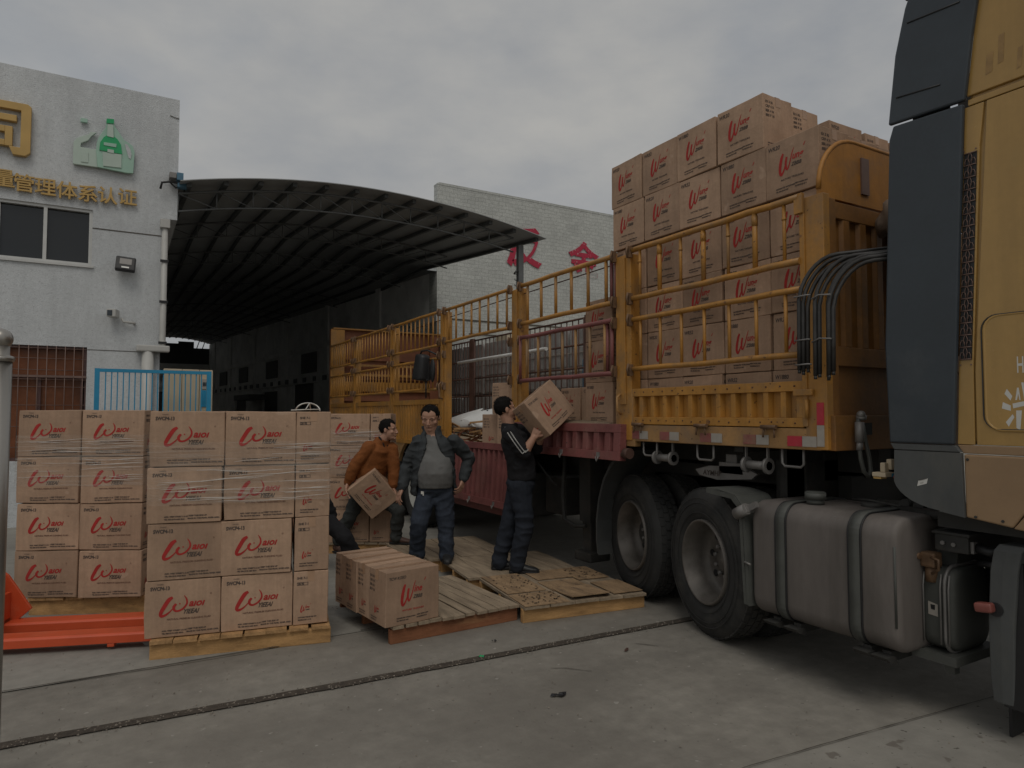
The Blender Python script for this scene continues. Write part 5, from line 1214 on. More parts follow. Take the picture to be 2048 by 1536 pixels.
b=MB(); b.box(XK+.02,XK+.026,2.69,2.73,.95,1.02); b.build('cap_bracket','grey_metal',TK)
b=MB(); b.cyl((4.0,2.46,1.06),(4.0,2.46,1.09),.075,n=20); b.tube([(4.03,2.62,1.09),(4.0,2.5,1.10),(4.02,2.3,1.08),(4.05,2.2,1.09)],.009,6); b.tube([(4.1,2.5,1.08),(4.1,2.2,1.09),(4.2,2.0,1.1)],.022,8)
for y in (2.28,2.2,2.12): b.cyl((4.0,y,1.10),(4.14,y,1.10),.03,n=10)
b.tube([(4.0,2.3,1.06),(3.95,2.0,1.07),(3.95,1.8,1.06)],.03,8)
b.build('hose_set','chassis',TK)
b=MB()
for y in (2.88,2.73,2.28,2.17): b.box(XK+.06,4.2,y,y+.05,.285,.338); b.prism([(XK-.02,.322),(XK+.06,.322),(XK+.10,.267),(XK+.02,.292)],'y',y-.02,y+.07)
b.build('tank_bracket','chassis',TK)
b=MB(); b.add([(XK+.03,2.50,1.032),(XK+.06,2.50,1.054),(XK+.06,2.46,1.054),(XK+.03,2.46,1.032)],[(0,1,2,3)]); b.build('tank_plate','grey_metal',TK)
# chassis rails
b=MB(); b.box(4.50,4.58,-.3,5.6,.72,.98); b.box(5.32,5.40,-.3,5.6,.72,.98); b.box(4.45,5.45,3.5,4.9,.98,1.08); b.box(4.1,5.8,3.0,3.25,.8,1.3); b.box(4.3,5.6,-.2,2.0,.5,1.35)
b.box(3.86,4.5,1.30,2.02,1.02,1.10); b.build('frame_rail','chassis',TK)
b=MB(); b.prism([(3.9,.99),(4.3,1.15),(4.35,1.25),(3.6,1.25),(3.5,1.1),(3.5,.99)],'x',4.5,5.4); b.build('fifth_wheel','chassis',TK)
# wheels
YW=R(-16)
tyre(TK,(3.735,3.63,.54),yaw=YW); tyre(TK,(3.99,4.74,.54),spin=.05,yaw=YW); tyre(TK,(4.025,3.53,.54),spin=.04,yaw=YW); tyre(TK,(4.28,4.64,.54),spin=.02,yaw=YW); tyre(TK,(6.13,3.63,.54),side=1); tyre(TK,(6.13,4.74,.54),side=1); tyre(TK,(3.86,.35,.54)); tyre(TK,(6.05,.35,.54),side=1)
b=MB(); b.cyl((4.1,3.63,.54),(5.9,3.63,.54),.12,n=14); b.cyl((4.2,4.74,.54),(5.9,4.74,.54),.12,n=14); b.ell((4.95,3.63,.54),.24,.2,.22); b.ell((4.95,4.74,.54),.24,.2,.22); b.build('axle','chassis',TK)
# mudguards
b=MB(); rin=[]
# fender over the front half of the drive wheel, square to that wheel
for (y,z,dy) in ((3.42,1.115,.0),(3.30,1.112,.0),(3.18,1.09,.0),(3.115,1.02,.0),(3.098,.80,.0),(3.088,.58,0),(3.082,.385,0)):
    rin.append([Vector((3.575,y,z)),Vector((3.86,y-.035,z)),Vector((3.86,y-.055,z-.008)),Vector((3.575,y-.022,z-.008))])
b.loft(rin,0,False); b.prism([(3.42,1.112),(3.18,1.088),(3.112,1.02),(3.082,.385),(3.10,.385),(3.135,1.0),(3.20,1.06),(3.42,1.08)],'x',3.572,3.580); b.build('mudguard','strap',TK)
b=MB(); T=Matrix.Translation((3.56,3.10,.985))@Matrix.Rotation(R(-28),4,'X'); b.rbox(-.03,.05,-.065,.045,-.03,.03,.008,T=T); b.cyl(T@Vector((-.01,-.06,0)),T@Vector((-.01,.04,0)),.038,n=14); b.box(.0,.03,-.13,-.06,-.02,.02,T=T); b.tube([(3.57,3.09,.66),(3.57,3.04,.65)],.007,6); b.build('guard_clamp','grey_metal',TK)
b=MB(); rin=[]
for y,z in ((4.70,1.30),(4.80,1.25),(4.93,1.14),(5.03,1.0),(5.10,.82),(5.14,.62),(5.14,.42),(5.12,.30)): rin.append([Vector((3.93,y,z)),Vector((4.35,y,z)),Vector((4.35,y+.02,z+.02)),Vector((3.93,y+.02,z+.02))])
b.loft(rin,0,False); b.build('rear_mudguard','fairing_dusty',TK)
# urea tank, battery box, valve
b=MB(); rings=[]
for y,k in ((2.135,.03),(2.12,.008),(2.10,0),(1.97,0),(1.945,.008),(1.935,.03),(1.934,.08)):
    rings.append([Vector((x,y,z)) for x,z in rrp(3.83+k,4.22-k,.36+k,.80-k,.085)])
b.loft(rings,0,True); b.prism([(3.95,.79),(4.15,.79),(4.1,.87),(3.98,.87)],'y',1.98,2.10); b.build('urea_tank','strap',TK)
b=MB()
for y in (2.105,1.975):
    o=[(x,z) for x,z in rrp(3.822,4.23,.352,.808,.09)]; b.tube([(x,y,z) for x,z in o],.010,6,closed=True); b.tube([(3.815,y-.022,.40),(3.815,y-.022,.70),(3.83,y-.022,.77)],.005,6); b.tube([(3.815,y+.02,.40),(3.815,y+.02,.70),(3.83,y+.02,.77)],.005,6)
b.build('tank_band','grey_metal',TK)
b=MB(); b.box(3.80,4.25,1.915,2.145,.305,.352); b.box(3.85,3.9,1.95,2.0,.25,.30); b.build('tank_shelf','strap',TK)
b=MB(); b.add([(3.827,2.065,.545),(3.827,2.015,.54),(3.827,2.015,.605),(3.827,2.065,.615)],[(0,1,2,3)][:1]); b.build('sticker','refl_white',TK)
b=MB(); b.add([(3.8255,2.05,.575),(3.8255,2.03,.573),(3.8255,2.028,.60),(3.8255,2.052,.60)],[(0,1,2,3)]); b.build('sticker_print','black',TK)
b=MB(); b.rbox(3.84,4.18,1.86,2.03,.895,.99,.008); b.rbox(3.83,4.19,1.85,2.04,.985,1.0,.004); b.build('battery_box','chassis',TK)
b=MB(); b.cyl((3.828,1.985,.94),(3.84,1.985,.94),.011,n=10); b.cyl((3.828,1.93,.938),(3.84,1.93,.938),.011,n=10); b.box(3.86,3.90,1.845,1.86,.90,.96); b.build('box_catch','grey_metal',TK)
b=MB(); b.rbox(3.80,3.88,2.01,2.09,.80,.88,.012); b.cyl((3.79,2.08,.855),(3.80,2.15,.86),.017,n=12); b.cyl((3.84,2.05,.72),(3.84,2.05,.80),.03,n=14); b.tube([(3.80,2.03,.86),(3.79,1.985,.85),(3.79,1.985,.80),(3.81,2.03,.77)],.008,6); b.build('air_valve','hinge',TK)
b=MB(); b.tube([(3.9,1.86,.93),(3.88,1.78,.92),(3.95,1.70,.93)],.025,10); b.tube([(3.9,1.84,.85),(3.86,1.74,.86),(3.9,1.66,.87)],.016,8); b.build('pipe_set','black',TK)
# front fender piece, lamp, flap
b=MB(); rin=[]
for z,ya,yb,x in ((.20,1.748,1.655,3.80),(.32,1.756,1.650,3.795),(.6,1.752,1.638,3.785),(.85,1.738,1.618,3.785),(.95,1.722,1.60,3.79),(.985,1.70,1.58,3.80)):
    rin.append([Vector((x,ya,z)),Vector((x+.012,(ya+yb)/2,z)) + Vector((-.016,0,0)),Vector((x,yb,z)),Vector((x+.12,yb-.02,z)),Vector((x+.12,ya-.02,z))])
b.loft(rin,0,False); b.build('front_fender','fairing_dusty',TK,bevel=.006)
b=MB(); b.box(3.80,4.28,1.60,1.70,.19,.9); b.build('fender_inner','black',TK)
b=MB(); b.box(3.91,4.30,1.715,1.73,.008,.4); b.build('mud_flap','black',TK)
b=MB(); T=Matrix.Translation((3.762,1.745,.665))@Matrix.Rotation(R(-8),4,'X'); b.rbox(-.028,.03,-.03,.052,-.024,.024,.016,T=T,seg=3); b.build('marker_lamp','lamp_red',TK)
b=MB(); b.cyl((3.782,1.715,.66),(3.775,1.715,.66),.034,n=20); b.build('lamp_socket','black',TK)
# coloured couplings behind the fairing
b=MB(); T=Matrix.Translation((3.80,2.27,1.29)); b.rbox(-.03,.07,-.02,.06,-.02,.005,.004,T=T); b.rbox(.0,.04,.0,.03,.005,.06,.006,T=T); b.rbox(.03,.07,-.02,.01,.02,.08,.006,T=T); b.build('coupling_head','cream',TK)
b=MB(); b.box(-.025,.03,.01,.055,-.032,-.021,T=T); b.build('coupling_label','gold',TK)
b=MB(); b.box(.03,.06,-.021,.0,-.02,.0,T=T); b.build('blue_coupling','blue',TK)
b=MB(); b.cyl(T@Vector((.06,-.02,-.02)),T@Vector((.06,-.03,-.02)),.014,n=10); b.build('orange_coupling','orange',TK)
# ------------------------------------------------------------------ people
RT=Vector((.864,-.504,0)); TC=Vector((-.504,-.864,0)); UP=Vector((0,0,1))   # picture right, toward the viewer, up
V=Vector
def remesh(mb,vox,it=4,fac=.5):
    me=bpy.data.meshes.new('tmp'); me.from_pydata([tuple(p) for p in mb.v],[],mb.f); me.update()
    o=bpy.data.objects.new('tmp',me); TMP.collection.objects.link(o)
    m=o.modifiers.new('r','REMESH'); m.mode='VOXEL'; m.voxel_size=vox; m.use_smooth_shade=True
    s=o.modifiers.new('s','SMOOTH'); s.iterations=it; s.factor=fac
    dg=tdg(); r=bpy.data.meshes.new_from_object(o.evaluated_get(dg)); bpy.data.objects.remove(o); bpy.data.meshes.remove(me)
    return r
def finish(name,mb,mats,parent,vox=.007,it=4,fac=.5,disp=None,loc=None):
    me=remesh(mb,vox,it,fac); o0=V(loc) if loc is not None else root_loc(parent); n=len(me.vertices)
    co=[v.co.copy() for v in me.vertices]
    if disp:
        no=[v.normal.copy() for v in me.vertices]; co=[c+q*disp(c) for c,q in zip(co,no)]
    me.vertices.foreach_set('co',[x for c in co for x in (c-o0)]); me.update()
    me.polygons.foreach_set('use_smooth',[True]*len(me.polygons))
    me.materials.clear(); me.materials.append(M[mats]); me.name=name
    o=bpy.data.objects.new(name,me); COL.objects.link(o)
    if parent: o.parent=parent
    else: o.location=o0
    return o
def fold(a,s,b=0,t=30,st=(1,1,1)):
    return lambda p: a*(1-abs(mnoise.noise(V((p.x*st[0],p.y*st[1],p.z*st[2]))*s))*2.4)+ (b*mnoise.noise(p*t) if b else 0)
def limb(mb,pts,rs,n=14,sub=6):
    P=[V(p) for p in pts]; out=[];ro=[]
    for i in range(len(P)-1):
        p0=P[max(i-1,0)];p1=P[i];p2=P[i+1];p3=P[min(i+2,len(P)-1)]
        for j in range(sub):
            t=j/sub; c=.5*((2*p1)+(p2-p0)*t+(2*p0-5*p1+4*p2-p3)*t*t+(3*p1-p0-3*p2+p3)*t**3); l=p1.lerp(p2,t); out.append(c*.45+l*.55); ro.append(rs[i]+(rs[i+1]-rs[i])*t)
    out.append(P[-1]); ro.append(rs[-1]); mb.tube(out,ro,n)
    for i in (0,len(P)-1): mb.ell(P[i],rs[i],rs[i],rs[i],n=12,m=8)
    for i in range(1,len(P)-1): mb.ell(P[i],rs[i]*1.0,rs[i]*1.0,rs[i]*1.0,n=12,m=8)
def rings(mb,R_,n=24,e=.85):
    out=[]
    for (c,r,f,a,bf,bb) in R_:
        ring=[]
        for i in range(n):
            t=2*math.pi*i/n; s,co=math.sin(t),math.cos(t); s=math.copysign(abs(s)**e,s); co=math.copysign(abs(co)**e,co)
            ring.append(V(c)+r*a*s+f*(bf if co>0 else bb)*co)
        out.append(ring)
    mb.loft(out)
def shell(mb,R_,n=30,th=.022):
    """open-fronted garment : rings given as (centre, right, fwd, a, b, open_right_deg, open_left_deg)"""
    out=[]
    for (c,r,f,a,b,o1,o2) in R_:
        t0,t1=R(o1),2*math.pi-R(o2); o=[];q=[]
        for i in range(n+1):
            t=t0+(t1-t0)*i/n; o.append(V(c)+r*a*math.sin(t)+f*b*math.cos(t)); q.append(V(c)+r*(a-th)*math.sin(t)+f*(b-th)*math.cos(t))
        out.append(o+q[::-1])
    mb.loft(out)
def hand(mb,w,d,nrm,side,curl=.5,k=1.0,spread=1.0,thumb=.6):
    """w wrist, d along the hand, nrm out of the palm, side +1/-1 = thumb on +s or -s"""
    d=V(d).normalized(); nrm=(V(nrm)-d*V(nrm).dot(d)).normalized(); s=d.cross(nrm)*side; w=V(w)
    for i in range(4):
        q=(1.5-i)*.0195*spread; base=w+d*(.088-.004*abs(i-1.2))*k+s*q*k
        mb.tube([w+s*q*.55*k,base],[.0165*k,.0135*k],8); mb.ell(base,.0135*k,.0135*k,.0135*k,n=8,m=6)
        L=[.044,.050,.046,.036][i]*k; p=base; a=curl*.55
        r0=.0096*k
        for j in range(3):
            dd=(d*math.cos(a)+nrm*math.sin(a)).normalized(); e=p+dd*L*(1,.66,.52)[j]+s*(.0018*(1.5-i))*spread
            mb.tube([p,e],[r0,r0*.9],8); mb.ell(e,r0*.9,r0*.9,r0*.9,n=8,m=6); p=e; r0*=.9; a+=curl*(.85,.7,.5)[j]
    b0=w+d*.022*k+s*.022*k; b1=b0+(d*.55+s*.75+nrm*.35).normalized()*.042*k; b2=b1+(d*.85+s*.35*thumb+nrm*.35).normalized()*.034*k; b3=b2+(d*.9+nrm*.4*thumb).normalized()*.026*k
    mb.tube([b0,b1,b2,b3],[.0165*k,.0135*k,.0112*k,.009*k],8); mb.ell(b3,.009*k,.009*k,.009*k,n=8,m=6); mb.ell(b1,.0135*k,.0135*k,.0135*k,n=8,m=6)
    mb.ell(w+d*.045*k,.036*k,.036*k,.018*k,T=Matrix((s,d,nrm)).transposed())
def head_axes(f,u):
    f=V(f).normalized(); u=(V(u)-f*V(u).dot(f)).normalized(); return f,u,f.cross(u)
def head(mb,c,f,u,k=1.0,wx=1.0):
    f,u,s=head_axes(f,u);  T=Matrix((s,f,u)).transposed(); c=V(c); P=lambda a,b,z: c+s*a*k+f*b*k+u*z*k
    E=lambda a,b,z,rx,ry,rz: mb.ell(P(a*wx,b,z),rx*k*wx,ry*k,rz*k,T=T)
    E(0,-.012,.030,.077,.097,.088); E(0,.018,-.028,.066,.076,.085); E(0,.040,-.080,.046,.048,.036); E(0,.012,-.06,.060,.060,.05)
    E(0,.068,.022,.054,.018,.016)                                     # brow
    for q in (-1,1): E(.038*q,.056,-.024,.026,.022,.024); E(.074*q,-.012,-.004,.010,.018,.031)
    mb.tube([P(0,.086,.012),P(0,.102,-.012),P(0,.110,-.028)],[.009*k,.011*k,.013*k],8); E(0,.103,-.030,.017,.014,.010)
    E(0,.084,-.058,.024,.014,.014); E(0,.080,-.095,.022,.016,.018)
def head_bits(par,c,f,u,k=1.0,line=.055,seed=1,wx=1.0):
    f,u,s=head_axes(f,u); T=Matrix((s,f,u)).transposed(); c=V(c); P=lambda a,b,z: c+s*a*k+f*b*k+u*z*k
    mb=MB(); n,m=40,28; v=[];fc=[]; rx,ry,rz=.0785*wx,.099,.0915
    for i in range(m+1):
        ph=math.pi*i/m
        for j in range(n):
            t=2*math.pi*j/n; x,y,z=math.sin(ph)*math.cos(t),math.sin(ph)*math.sin(t),math.cos(ph)
            a,b_,h=rx*x,-.014+ry*y,.030+rz*z
            # hairline : high on the forehead, down to the ears and the nape
            lim=(line+.018*min(1,abs(a)/.05)) if b_>.045 else (.0 if b_>.0 and abs(a)>.05 else (-.030 if b_>-.05 else -.062))
            if b_>.02 and abs(a)>.058 and h<.035 and b_>.03: lim=max(lim,.045)
            jag=.010*mnoise.noise(V((a*90,b_*90,seed))); inn=.80 if h<lim+jag else 1.0
            w=inn*(1+.035*mnoise.noise(V((a*60,b_*60,h*60+seed)))+.02*mnoise.noise(V((a*160,b_*160,h*160))))+(.06 if z>.5 else 0)*(inn>.9)
            v.append(c+(s*a*w+f*(b_*w)+u*(.03+(h-.03)*w))*k)
    for i in range(m):
        for j in range(n): fc.append((i*n+j,(i+1)*n+j,(i+1)*n+(j+1)%n,i*n+(j+1)%n))
    mb.add(v,fc,0,True); rr=random.Random(seed)
    for i in range(2,m-4):
        for j in range(n):
            p=v[i*n+j]; q=p-c; 
            if (q.length/k)<.070 or q.dot(u)/k<-.03: continue
            for _ in range(2):
                o=q.normalized(); d=(o*.7+u*rr.uniform(-.2,.5)-f*rr.uniform(-.3,.5)+s*rr.uniform(-.4,.4)).normalized(); w=o.cross(d).normalized()*.0016*k; b0=p+V((rr.uniform(-1,1),rr.uniform(-1,1),rr.uniform(-1,1)))*.004
                if (b0-c).dot(u)/k<.045 and (b0-c).dot(f)/k>.05: continue
                e=b0+d*rr.uniform(.006,.013)*k; mb.add([b0-w,b0+w,e],[(0,1,2)])
    mb.build('hair','hair',par)
    for q in (-1,1):
        mb=MB(); mb.ell(P(.032*q,.077,.002),.0105*k,.006*k,.0032*k,T=T); mb.build('eye','eye',par)
        mb=MB(); mb.tube([P(.014*q,.088,.026),P(.032*q,.086,.032),P(.052*q,.074,.026)],[.0020*k,.0030*k,.0016*k],6); mb.build('eyebrow','hair',par)
    mb=MB(); mb.tube([P(-.024,.082,-.060),P(0,.0985,-.0585),P(.024,.082,-.060)],[.003*k,.0055*k,.003*k],6); mb.build('lips','lip',par)
def shoe(par,an,toe,m,hl=.10,w=.045,boot=0,zsole=.132,name='shoe'):
    an=V(an); toe=V(toe); d=V((toe.x-an.x,toe.y-an.y,0)).normalized(); s=d.cross(UP); hz=min(an.z,zsole+.3)
    heel=V((an.x,an.y,zsole))-d*.075; L=.285; mb=MB()
    tz=max(0,toe.z-.03-zsole)
    out=[]
    for q,h,ww in ((.0,.05,.026),(.03,.075,.036),(.12,.085+boot*.3,.037),(.30,.092+boot*.3,.036),(.45,.075,.041),(.62,.058,.047),(.78,.048,.047),(.92,.038,.038),(1.0,.022,.018)):
        c=heel+d*L*q; out.append([c+s*ww*math.cos(t)+UP*(max(.0,h*.5+h*.52*math.sin(t))+(.012)) for t in [2*math.pi*i/18 for i in range(18)]])
    mb.loft(out); 
    mb.tube([V((an.x,an.y,zsole+.05)),V((an.x,an.y,zsole+.11+boot))],[.040,.044],12)
    o=finish(name,mb,m,par,.006,4)
    mb=MB(); out=[]
    for q,ww in ((.0,.022),(.04,.037),(.2,.040),(.40,.037),(.62,.049),(.80,.049),(.94,.038),(1.01,.016)):
        c=heel+d*L*q; out.append([c+s*ww+UP*.002,c+s*ww+UP*.024,c-s*ww+UP*.024,c-s*ww+UP*.002])
    mb.loft(out,0,False); mb.build('sole','black',o,bevel=.004); return o
def trousers(par,hipc,hl,kl,al,hr,kr,ar,m,r=(.098,.078,.062),seat=(.165,.115),fr=None,waist=None,name='trousers',amp=.009):
    mb=MB(); fr=fr or TC; ri=UP.cross(fr)
    W_=V(waist) if waist is not None else V(hipc)+UP*.10
    rings(mb,[(W_,ri,fr,seat[0]*.98,seat[1],seat[1]*.9),(V(hipc),ri,fr,seat[0]*1.04,seat[1],seat[1]*1.12),(V(hipc)-(W_-V(hipc))*.75,ri,fr,seat[0]*.85,seat[1]*.8,seat[1]*.9)])
    mb.ell((V(hl)+V(hr))/2-UP*.05,r[0]*.9,r[0]*.95,.075,n=16,m=10)
    for h,k,a in ((hl,kl,al),(hr,kr,ar)):
        h,k,a=V(h),V(k),V(a); lo=a+(k-a)*.06-UP*.045
        limb(mb,[h,h.lerp(k,.5),k,k.lerp(a,.55),a,lo],[r[0],r[0]*.88,r[1],r[1]*.92,r[2],r[2]*1.08])
    f1=fold(amp,6.5,.002,32,(1,1,1.9))
    return finish(name,mb,m,par,.008,3,.5,f1)
# ---- the man in the open jacket, walking toward the viewer ------------------
J=dict(head=(2.766,6.413,1.590),neck=(2.796,6.449,1.428),chest=(2.813,6.423,1.259),belly=(2.822,6.410,1.029),pelvis=(2.827,6.437,0.850),shL=(2.669,6.504,1.345),elL=(2.595,6.605,1.091),wrL=(2.523,6.554,0.877),shR=(2.989,6.316,1.362),elR=(3.172,6.334,1.165),wrR=(3.092,6.299,0.958),hipL=(2.760,6.478,.80),knL=(2.644,6.403,.537),anL=(2.685,6.551,.227),toL=(2.596,6.440,.17),hipR=(2.908,6.392,.80),knR=(2.918,6.350,.511),anR=(2.930,6.362,.215),toR=(2.865,6.194,.162))
J={k:V(v) for k,v in J.items()}
p=thing('person','stocky man in open charcoal jacket, grey T-shirt and jeans walking toward the camera','person',(2.81,6.42,.132))
f_=TC; fh=(TC+RT*-.12-UP*.44)
mb=MB(); head(mb,J['head'],fh,UP,1.04,1.17); limb(mb,[J['head']-UP*.06,J['neck'],J['chest']],[.068,.074,.10])
rings(mb,[(J['pelvis']+UP*.0,RT,TC,.09,.05,.05),(J['pelvis']+UP*.05,RT,TC,.13,.08,.08),(V(J['belly']),RT,TC,.165,.15,.09),(V(J['chest']),RT,TC,.165,.10,.10),(V(J['neck'])-UP*.05,RT,TC,.14,.07,.08),(V(J['neck']),RT,TC,.06,.055,.06)])
for a in 'LR':
    limb(mb,[J['sh'+a],J['el'+a],J['wr'+a]],[.05,.042,.030]); limb(mb,[J['hip'+a],J['kn'+a],J['an'+a]],[.066,.055,.042])
hand(mb,J['wrL'],V((-.05,.0,-.11))+TC*.02,RT*.8-TC*.5,-1,.55,1.0); hand(mb,J['wrR'],V((-.03,.0,-.11))+TC*.03,-RT*.8-TC*.4,1,.7,1.0)
finish('body',mb,'skin',p,.0046,2,.5)
head_bits(p,J['head'],fh,UP,1.04,line=.084,seed=2,wx=1.17)
mb=MB(); hem=V((2.828,6.425,.875))
rings(mb,[(hem,RT,TC,.172,.150,.115),(hem+UP*.05,RT,TC,.184,.170,.118),(J['belly'],RT,TC,.186,.182,.110),(J['belly']+UP*.12,RT,TC,.176,.158,.112),(J['chest'],RT,TC,.160,.108,.108),(J['chest']+UP*.07,RT,TC,.125,.088,.09),(J['neck']-UP*.035,RT,TC,.085,.082,.080),(J['neck']-UP*.01,RT,TC,.075,.072,.072)])
finish('t_shirt',mb,'tee_grey',p,.008,3,.5,fold(.004,7,.0015,25,(1.2,1.2,1.6)))
mb=MB(); c0=V((2.822,6.450,0))
shell(mb,[(c0+UP*.80,RT,TC,.232,.165,100,52),(c0+UP*.86,RT,TC,.236,.185,92,48),(c0+UP*1.0,RT,TC,.222,.192,74,42),(c0+UP*1.12,RT,TC,.216,.188,50,34),(c0+UP*1.24,RT,TC,.210,.172,31,24),(c0+UP*1.33,RT,TC,.190,.145,20,20),(J['neck']+UP*(-.02),RT,TC,.112,.100,30,36),(J['neck']+UP*.03-TC*.005,RT,TC,.092,.092,34,42),(J['neck']+UP*.075-TC*.015,RT,TC,.096,.092,52,58)],th=.024)
for a,q in (('L',1),('R',1)): limb(mb,[J['sh'+a],J['sh'+a].lerp(J['el'+a],.5),J['el'+a],J['el'+a].lerp(J['wr'+a],.6),J['wr'+a]+UP*.012],[.066,.068,.063,.057,.047])
finish('jacket',mb,'jacket_grey',p,.0075,3,.5,fold(.010,8,.002,36,(1.0,1.0,1.8)))
trousers(p,J['pelvis']-UP*.01,J['hipL'],J['knL'],J['anL'],J['hipR'],J['knR'],J['anR'],'jeans',(.108,.088,.074),(.176,.130),TC,V((2.828,6.430,.905)))
b=MB(); T=frame(J['hipL']+TC*.108+V((-.035,0,.0))+UP*.03,RT+UP*-.2,UP); b.box(-.014,.016,-.012,.016,0,.006,T=T); b.box(.004,.016,-.024,-.012,0,.006,T=T); b.build('pocket_tag','white_dec',p)
shoe(p,J['anL'],J['toL'],'shoe_black'); shoe(p,J['anR'],J['toR'],'shoe_black')
# ---- the man in the rust jacket, bending with a carton ----------------------
p=thing('person','man in a rust brown jacket bending forward while holding a tilted carton','person',(2.6,7.5,.132))
K=dict(head=(2.682,7.429,1.446),neck=(2.625,7.469,1.313),chest=(2.585,7.492,1.140),belly=(2.520,7.547,.938),pelvis=(2.480,7.639,.76),shL=(2.454,7.430,1.245),elL=(2.300,7.495,1.020),wrL=(2.245,7.535,.852),shR=(2.729,7.461,1.222),elR=(2.745,7.414,1.003),wrR=(2.722,7.375,.790),hipL=(2.435,7.66,.74),knL=(2.328,7.708,.445),anL=(2.235,7.88,.19),toL=(2.30,7.76,.10),hipR=(2.575,7.585,.74),knR=(2.785,7.370,.520),anR=(2.790,7.44,.235),toR=(2.910,7.350,.150))
K={k:V(v) for k,v in K.items()}; ff=(RT*.75+TC*.55).normalized(); rr=ff.cross(UP).normalized(); ax=(K['neck']-K['pelvis']).normalized(); ft=(ff-ax*ff.dot(ax)).normalized(); rt=ft.cross(ax).normalized()
fh=RT*.98+TC*.12-UP*.04; uh=UP+RT*.10
mb=MB(); head(mb,K['head'],fh,uh,1.0); limb(mb,[K['head']-UP*.05-RT*.01,K['neck'],K['chest']],[.056,.060,.10])
rings(mb,[(K['pelvis'],rt,ft,.14,.1,.1),(K['belly'],rt,ft,.14,.09,.09),(K['chest'],rt,ft,.155,.09,.1),(K['neck']-ax*.04,rt,ft,.10,.06,.07)])
for a in 'LR':
    limb(mb,[K['sh'+a],K['el'+a],K['wr'+a]],[.048,.040,.029]); limb(mb,[K['hip'+a],K['kn'+a],K['an'+a]],[.066,.052,.042])
hand(mb,K['wrL'],V((-.01,-.02,-.12))+TC*.05,RT*.9+TC*.1,-1,.35,1.0); hand(mb,K['wrR'],V((.035,-.03,-.10)),-RT*.8+TC*.2,1,.30,1.0)
finish('body',mb,'skin',p,.0046,2,.5)
head_bits(p,K['head'],fh,uh,1.0,line=.066,seed=5)
mb=MB(); lo=K['belly'].lerp(K['pelvis'],.55)
rings(mb,[(lo-ax*.03,rt,ft,.172,.130,.125),(lo+ax*.05,rt,ft,.180,.138,.128),(K['belly'],rt,ft,.176,.132,.125),(K['chest'],rt,ft,.182,.122,.125),(K['chest']+ax*.09,rt,ft,.168,.102,.112),(K['neck']-ax*.03,rt,ft,.100,.078,.085),(K['neck']+ax*.03,rt,ft,.074,.070,.072)])
for a in 'LR': limb(mb,[K['sh'+a],K['sh'+a].lerp(K['el'+a],.5),K['el'+a],K['el'+a].lerp(K['wr'+a],.6),K['wr'+a]+UP*.016],[.080,.074,.066,.057,.045])
finish('jacket',mb,'jacket_brown',p,.0075,3,.5,fold(.0065,8.5,.002,36,(1,1,1.4)))
b=MB(); c=K['neck']+ax*.02; b.tube([c+rt*.074+ax*.03,c+ft*.03+rt*.07+ax*.02,c+ft*.075+rt*.03-ax*.04,c+ft*.098-ax*.11],[.010,.011,.009,.006],8); b.tube([c-rt*.074+ax*.03,c+ft*.03-rt*.07+ax*.02,c+ft*.078-rt*.02-ax*.05],[.010,.011,.009],8); b.build('collar_lining','black_cloth',p)
b=MB(); b.tube([K['wrR']+V((.028*math.cos(t),.028*math.sin(t),.004)) for t in [6.283*i/12 for i in range(12)]],.007,6,closed=True); b.build('bracelet','black',p)
trousers(p,K['pelvis'],K['hipL'],K['knL'],K['anL'],K['hipR'],K['knR'],K['anR'],'trousers_grey',(.098,.078,.062),(.150,.12),ff,K['pelvis']+ax*.10)
shoe(p,K['anL'],K['toL'],'boot_brown',boot=.05,zsole=.135 if False else .012,name='boot'); shoe(p,K['anR'],K['toR'],'boot_brown',boot=.07,name='boot')
# carton in his hands
def held(key,corner,ex,ey,w,d,h,lab,grp):
    """corner = top-left of the printed face; ex/ey in (right, up, toward) picture axes"""
    X=(RT*ex[0]+UP*ex[1]+TC*ex[2]).normalized(); Z=(RT*ey[0]+UP*ey[1]+TC*ey[2]); Z=(Z-X*Z.dot(X)).normalized(); n=X.cross(Z)
    o=put(key,(0,0,0),0,lab,grp); base=V(corner)+X*w/2-Z*h-n*d/2
    m=Matrix((X,-n,Z)).transposed().to_4x4(); m.translation=base; o.rotation_mode='QUATERNION'; o.rotation_quaternion=m.to_quaternion(); o.location=base; return o
held('c1',(2.485-.0,7.308,1.004),(.263,-.353,-.15),(.28,.258,.0),.44,.212,.385,'tilted carton held by the man in the rust jacket','cartons being carried')
# ---- the man in black lifting a carton onto the deck ------------------------
p=thing('person','man in black with white sleeve stripes, back turned, lifting a carton onto the trailer','person',(3.25,5.58,.132))
Q=dict(head=(3.197,5.607,1.672),neck=(3.235,5.591,1.510),chest=(3.283,5.574,1.357),belly=(3.325,5.557,1.165),pelvis=(3.345,5.556,.985),shL=(3.160,5.451,1.445),elL=(3.256,5.362,1.268),wrL=(3.333,5.310,1.415),shR=(3.394,5.690,1.450),elR=(3.544,5.610,1.295),wrR=(3.580,5.53,1.46),hipL=(3.297,5.504,.955),knL=(3.330,5.470,.583),anL=(3.274,5.521,.225),toL=(3.390,5.440,.150),hipR=(3.361,5.630,.950),knR=(3.277,5.677,.539),anR=(3.200,5.738,.225),toR=(3.290,5.700,.150))
Q={k:V(v) for k,v in Q.items()}; ff=(RT*.95-TC*.12).normalized(); ax=UP; rr=ff.cross(UP).normalized()
fh=RT*.92-TC*.36+UP*.12; uh=UP-RT*.12
mb=MB(); head(mb,Q['head'],fh,uh,1.0); limb(mb,[Q['head']-UP*.05,Q['neck'],Q['chest']],[.056,.062,.10])
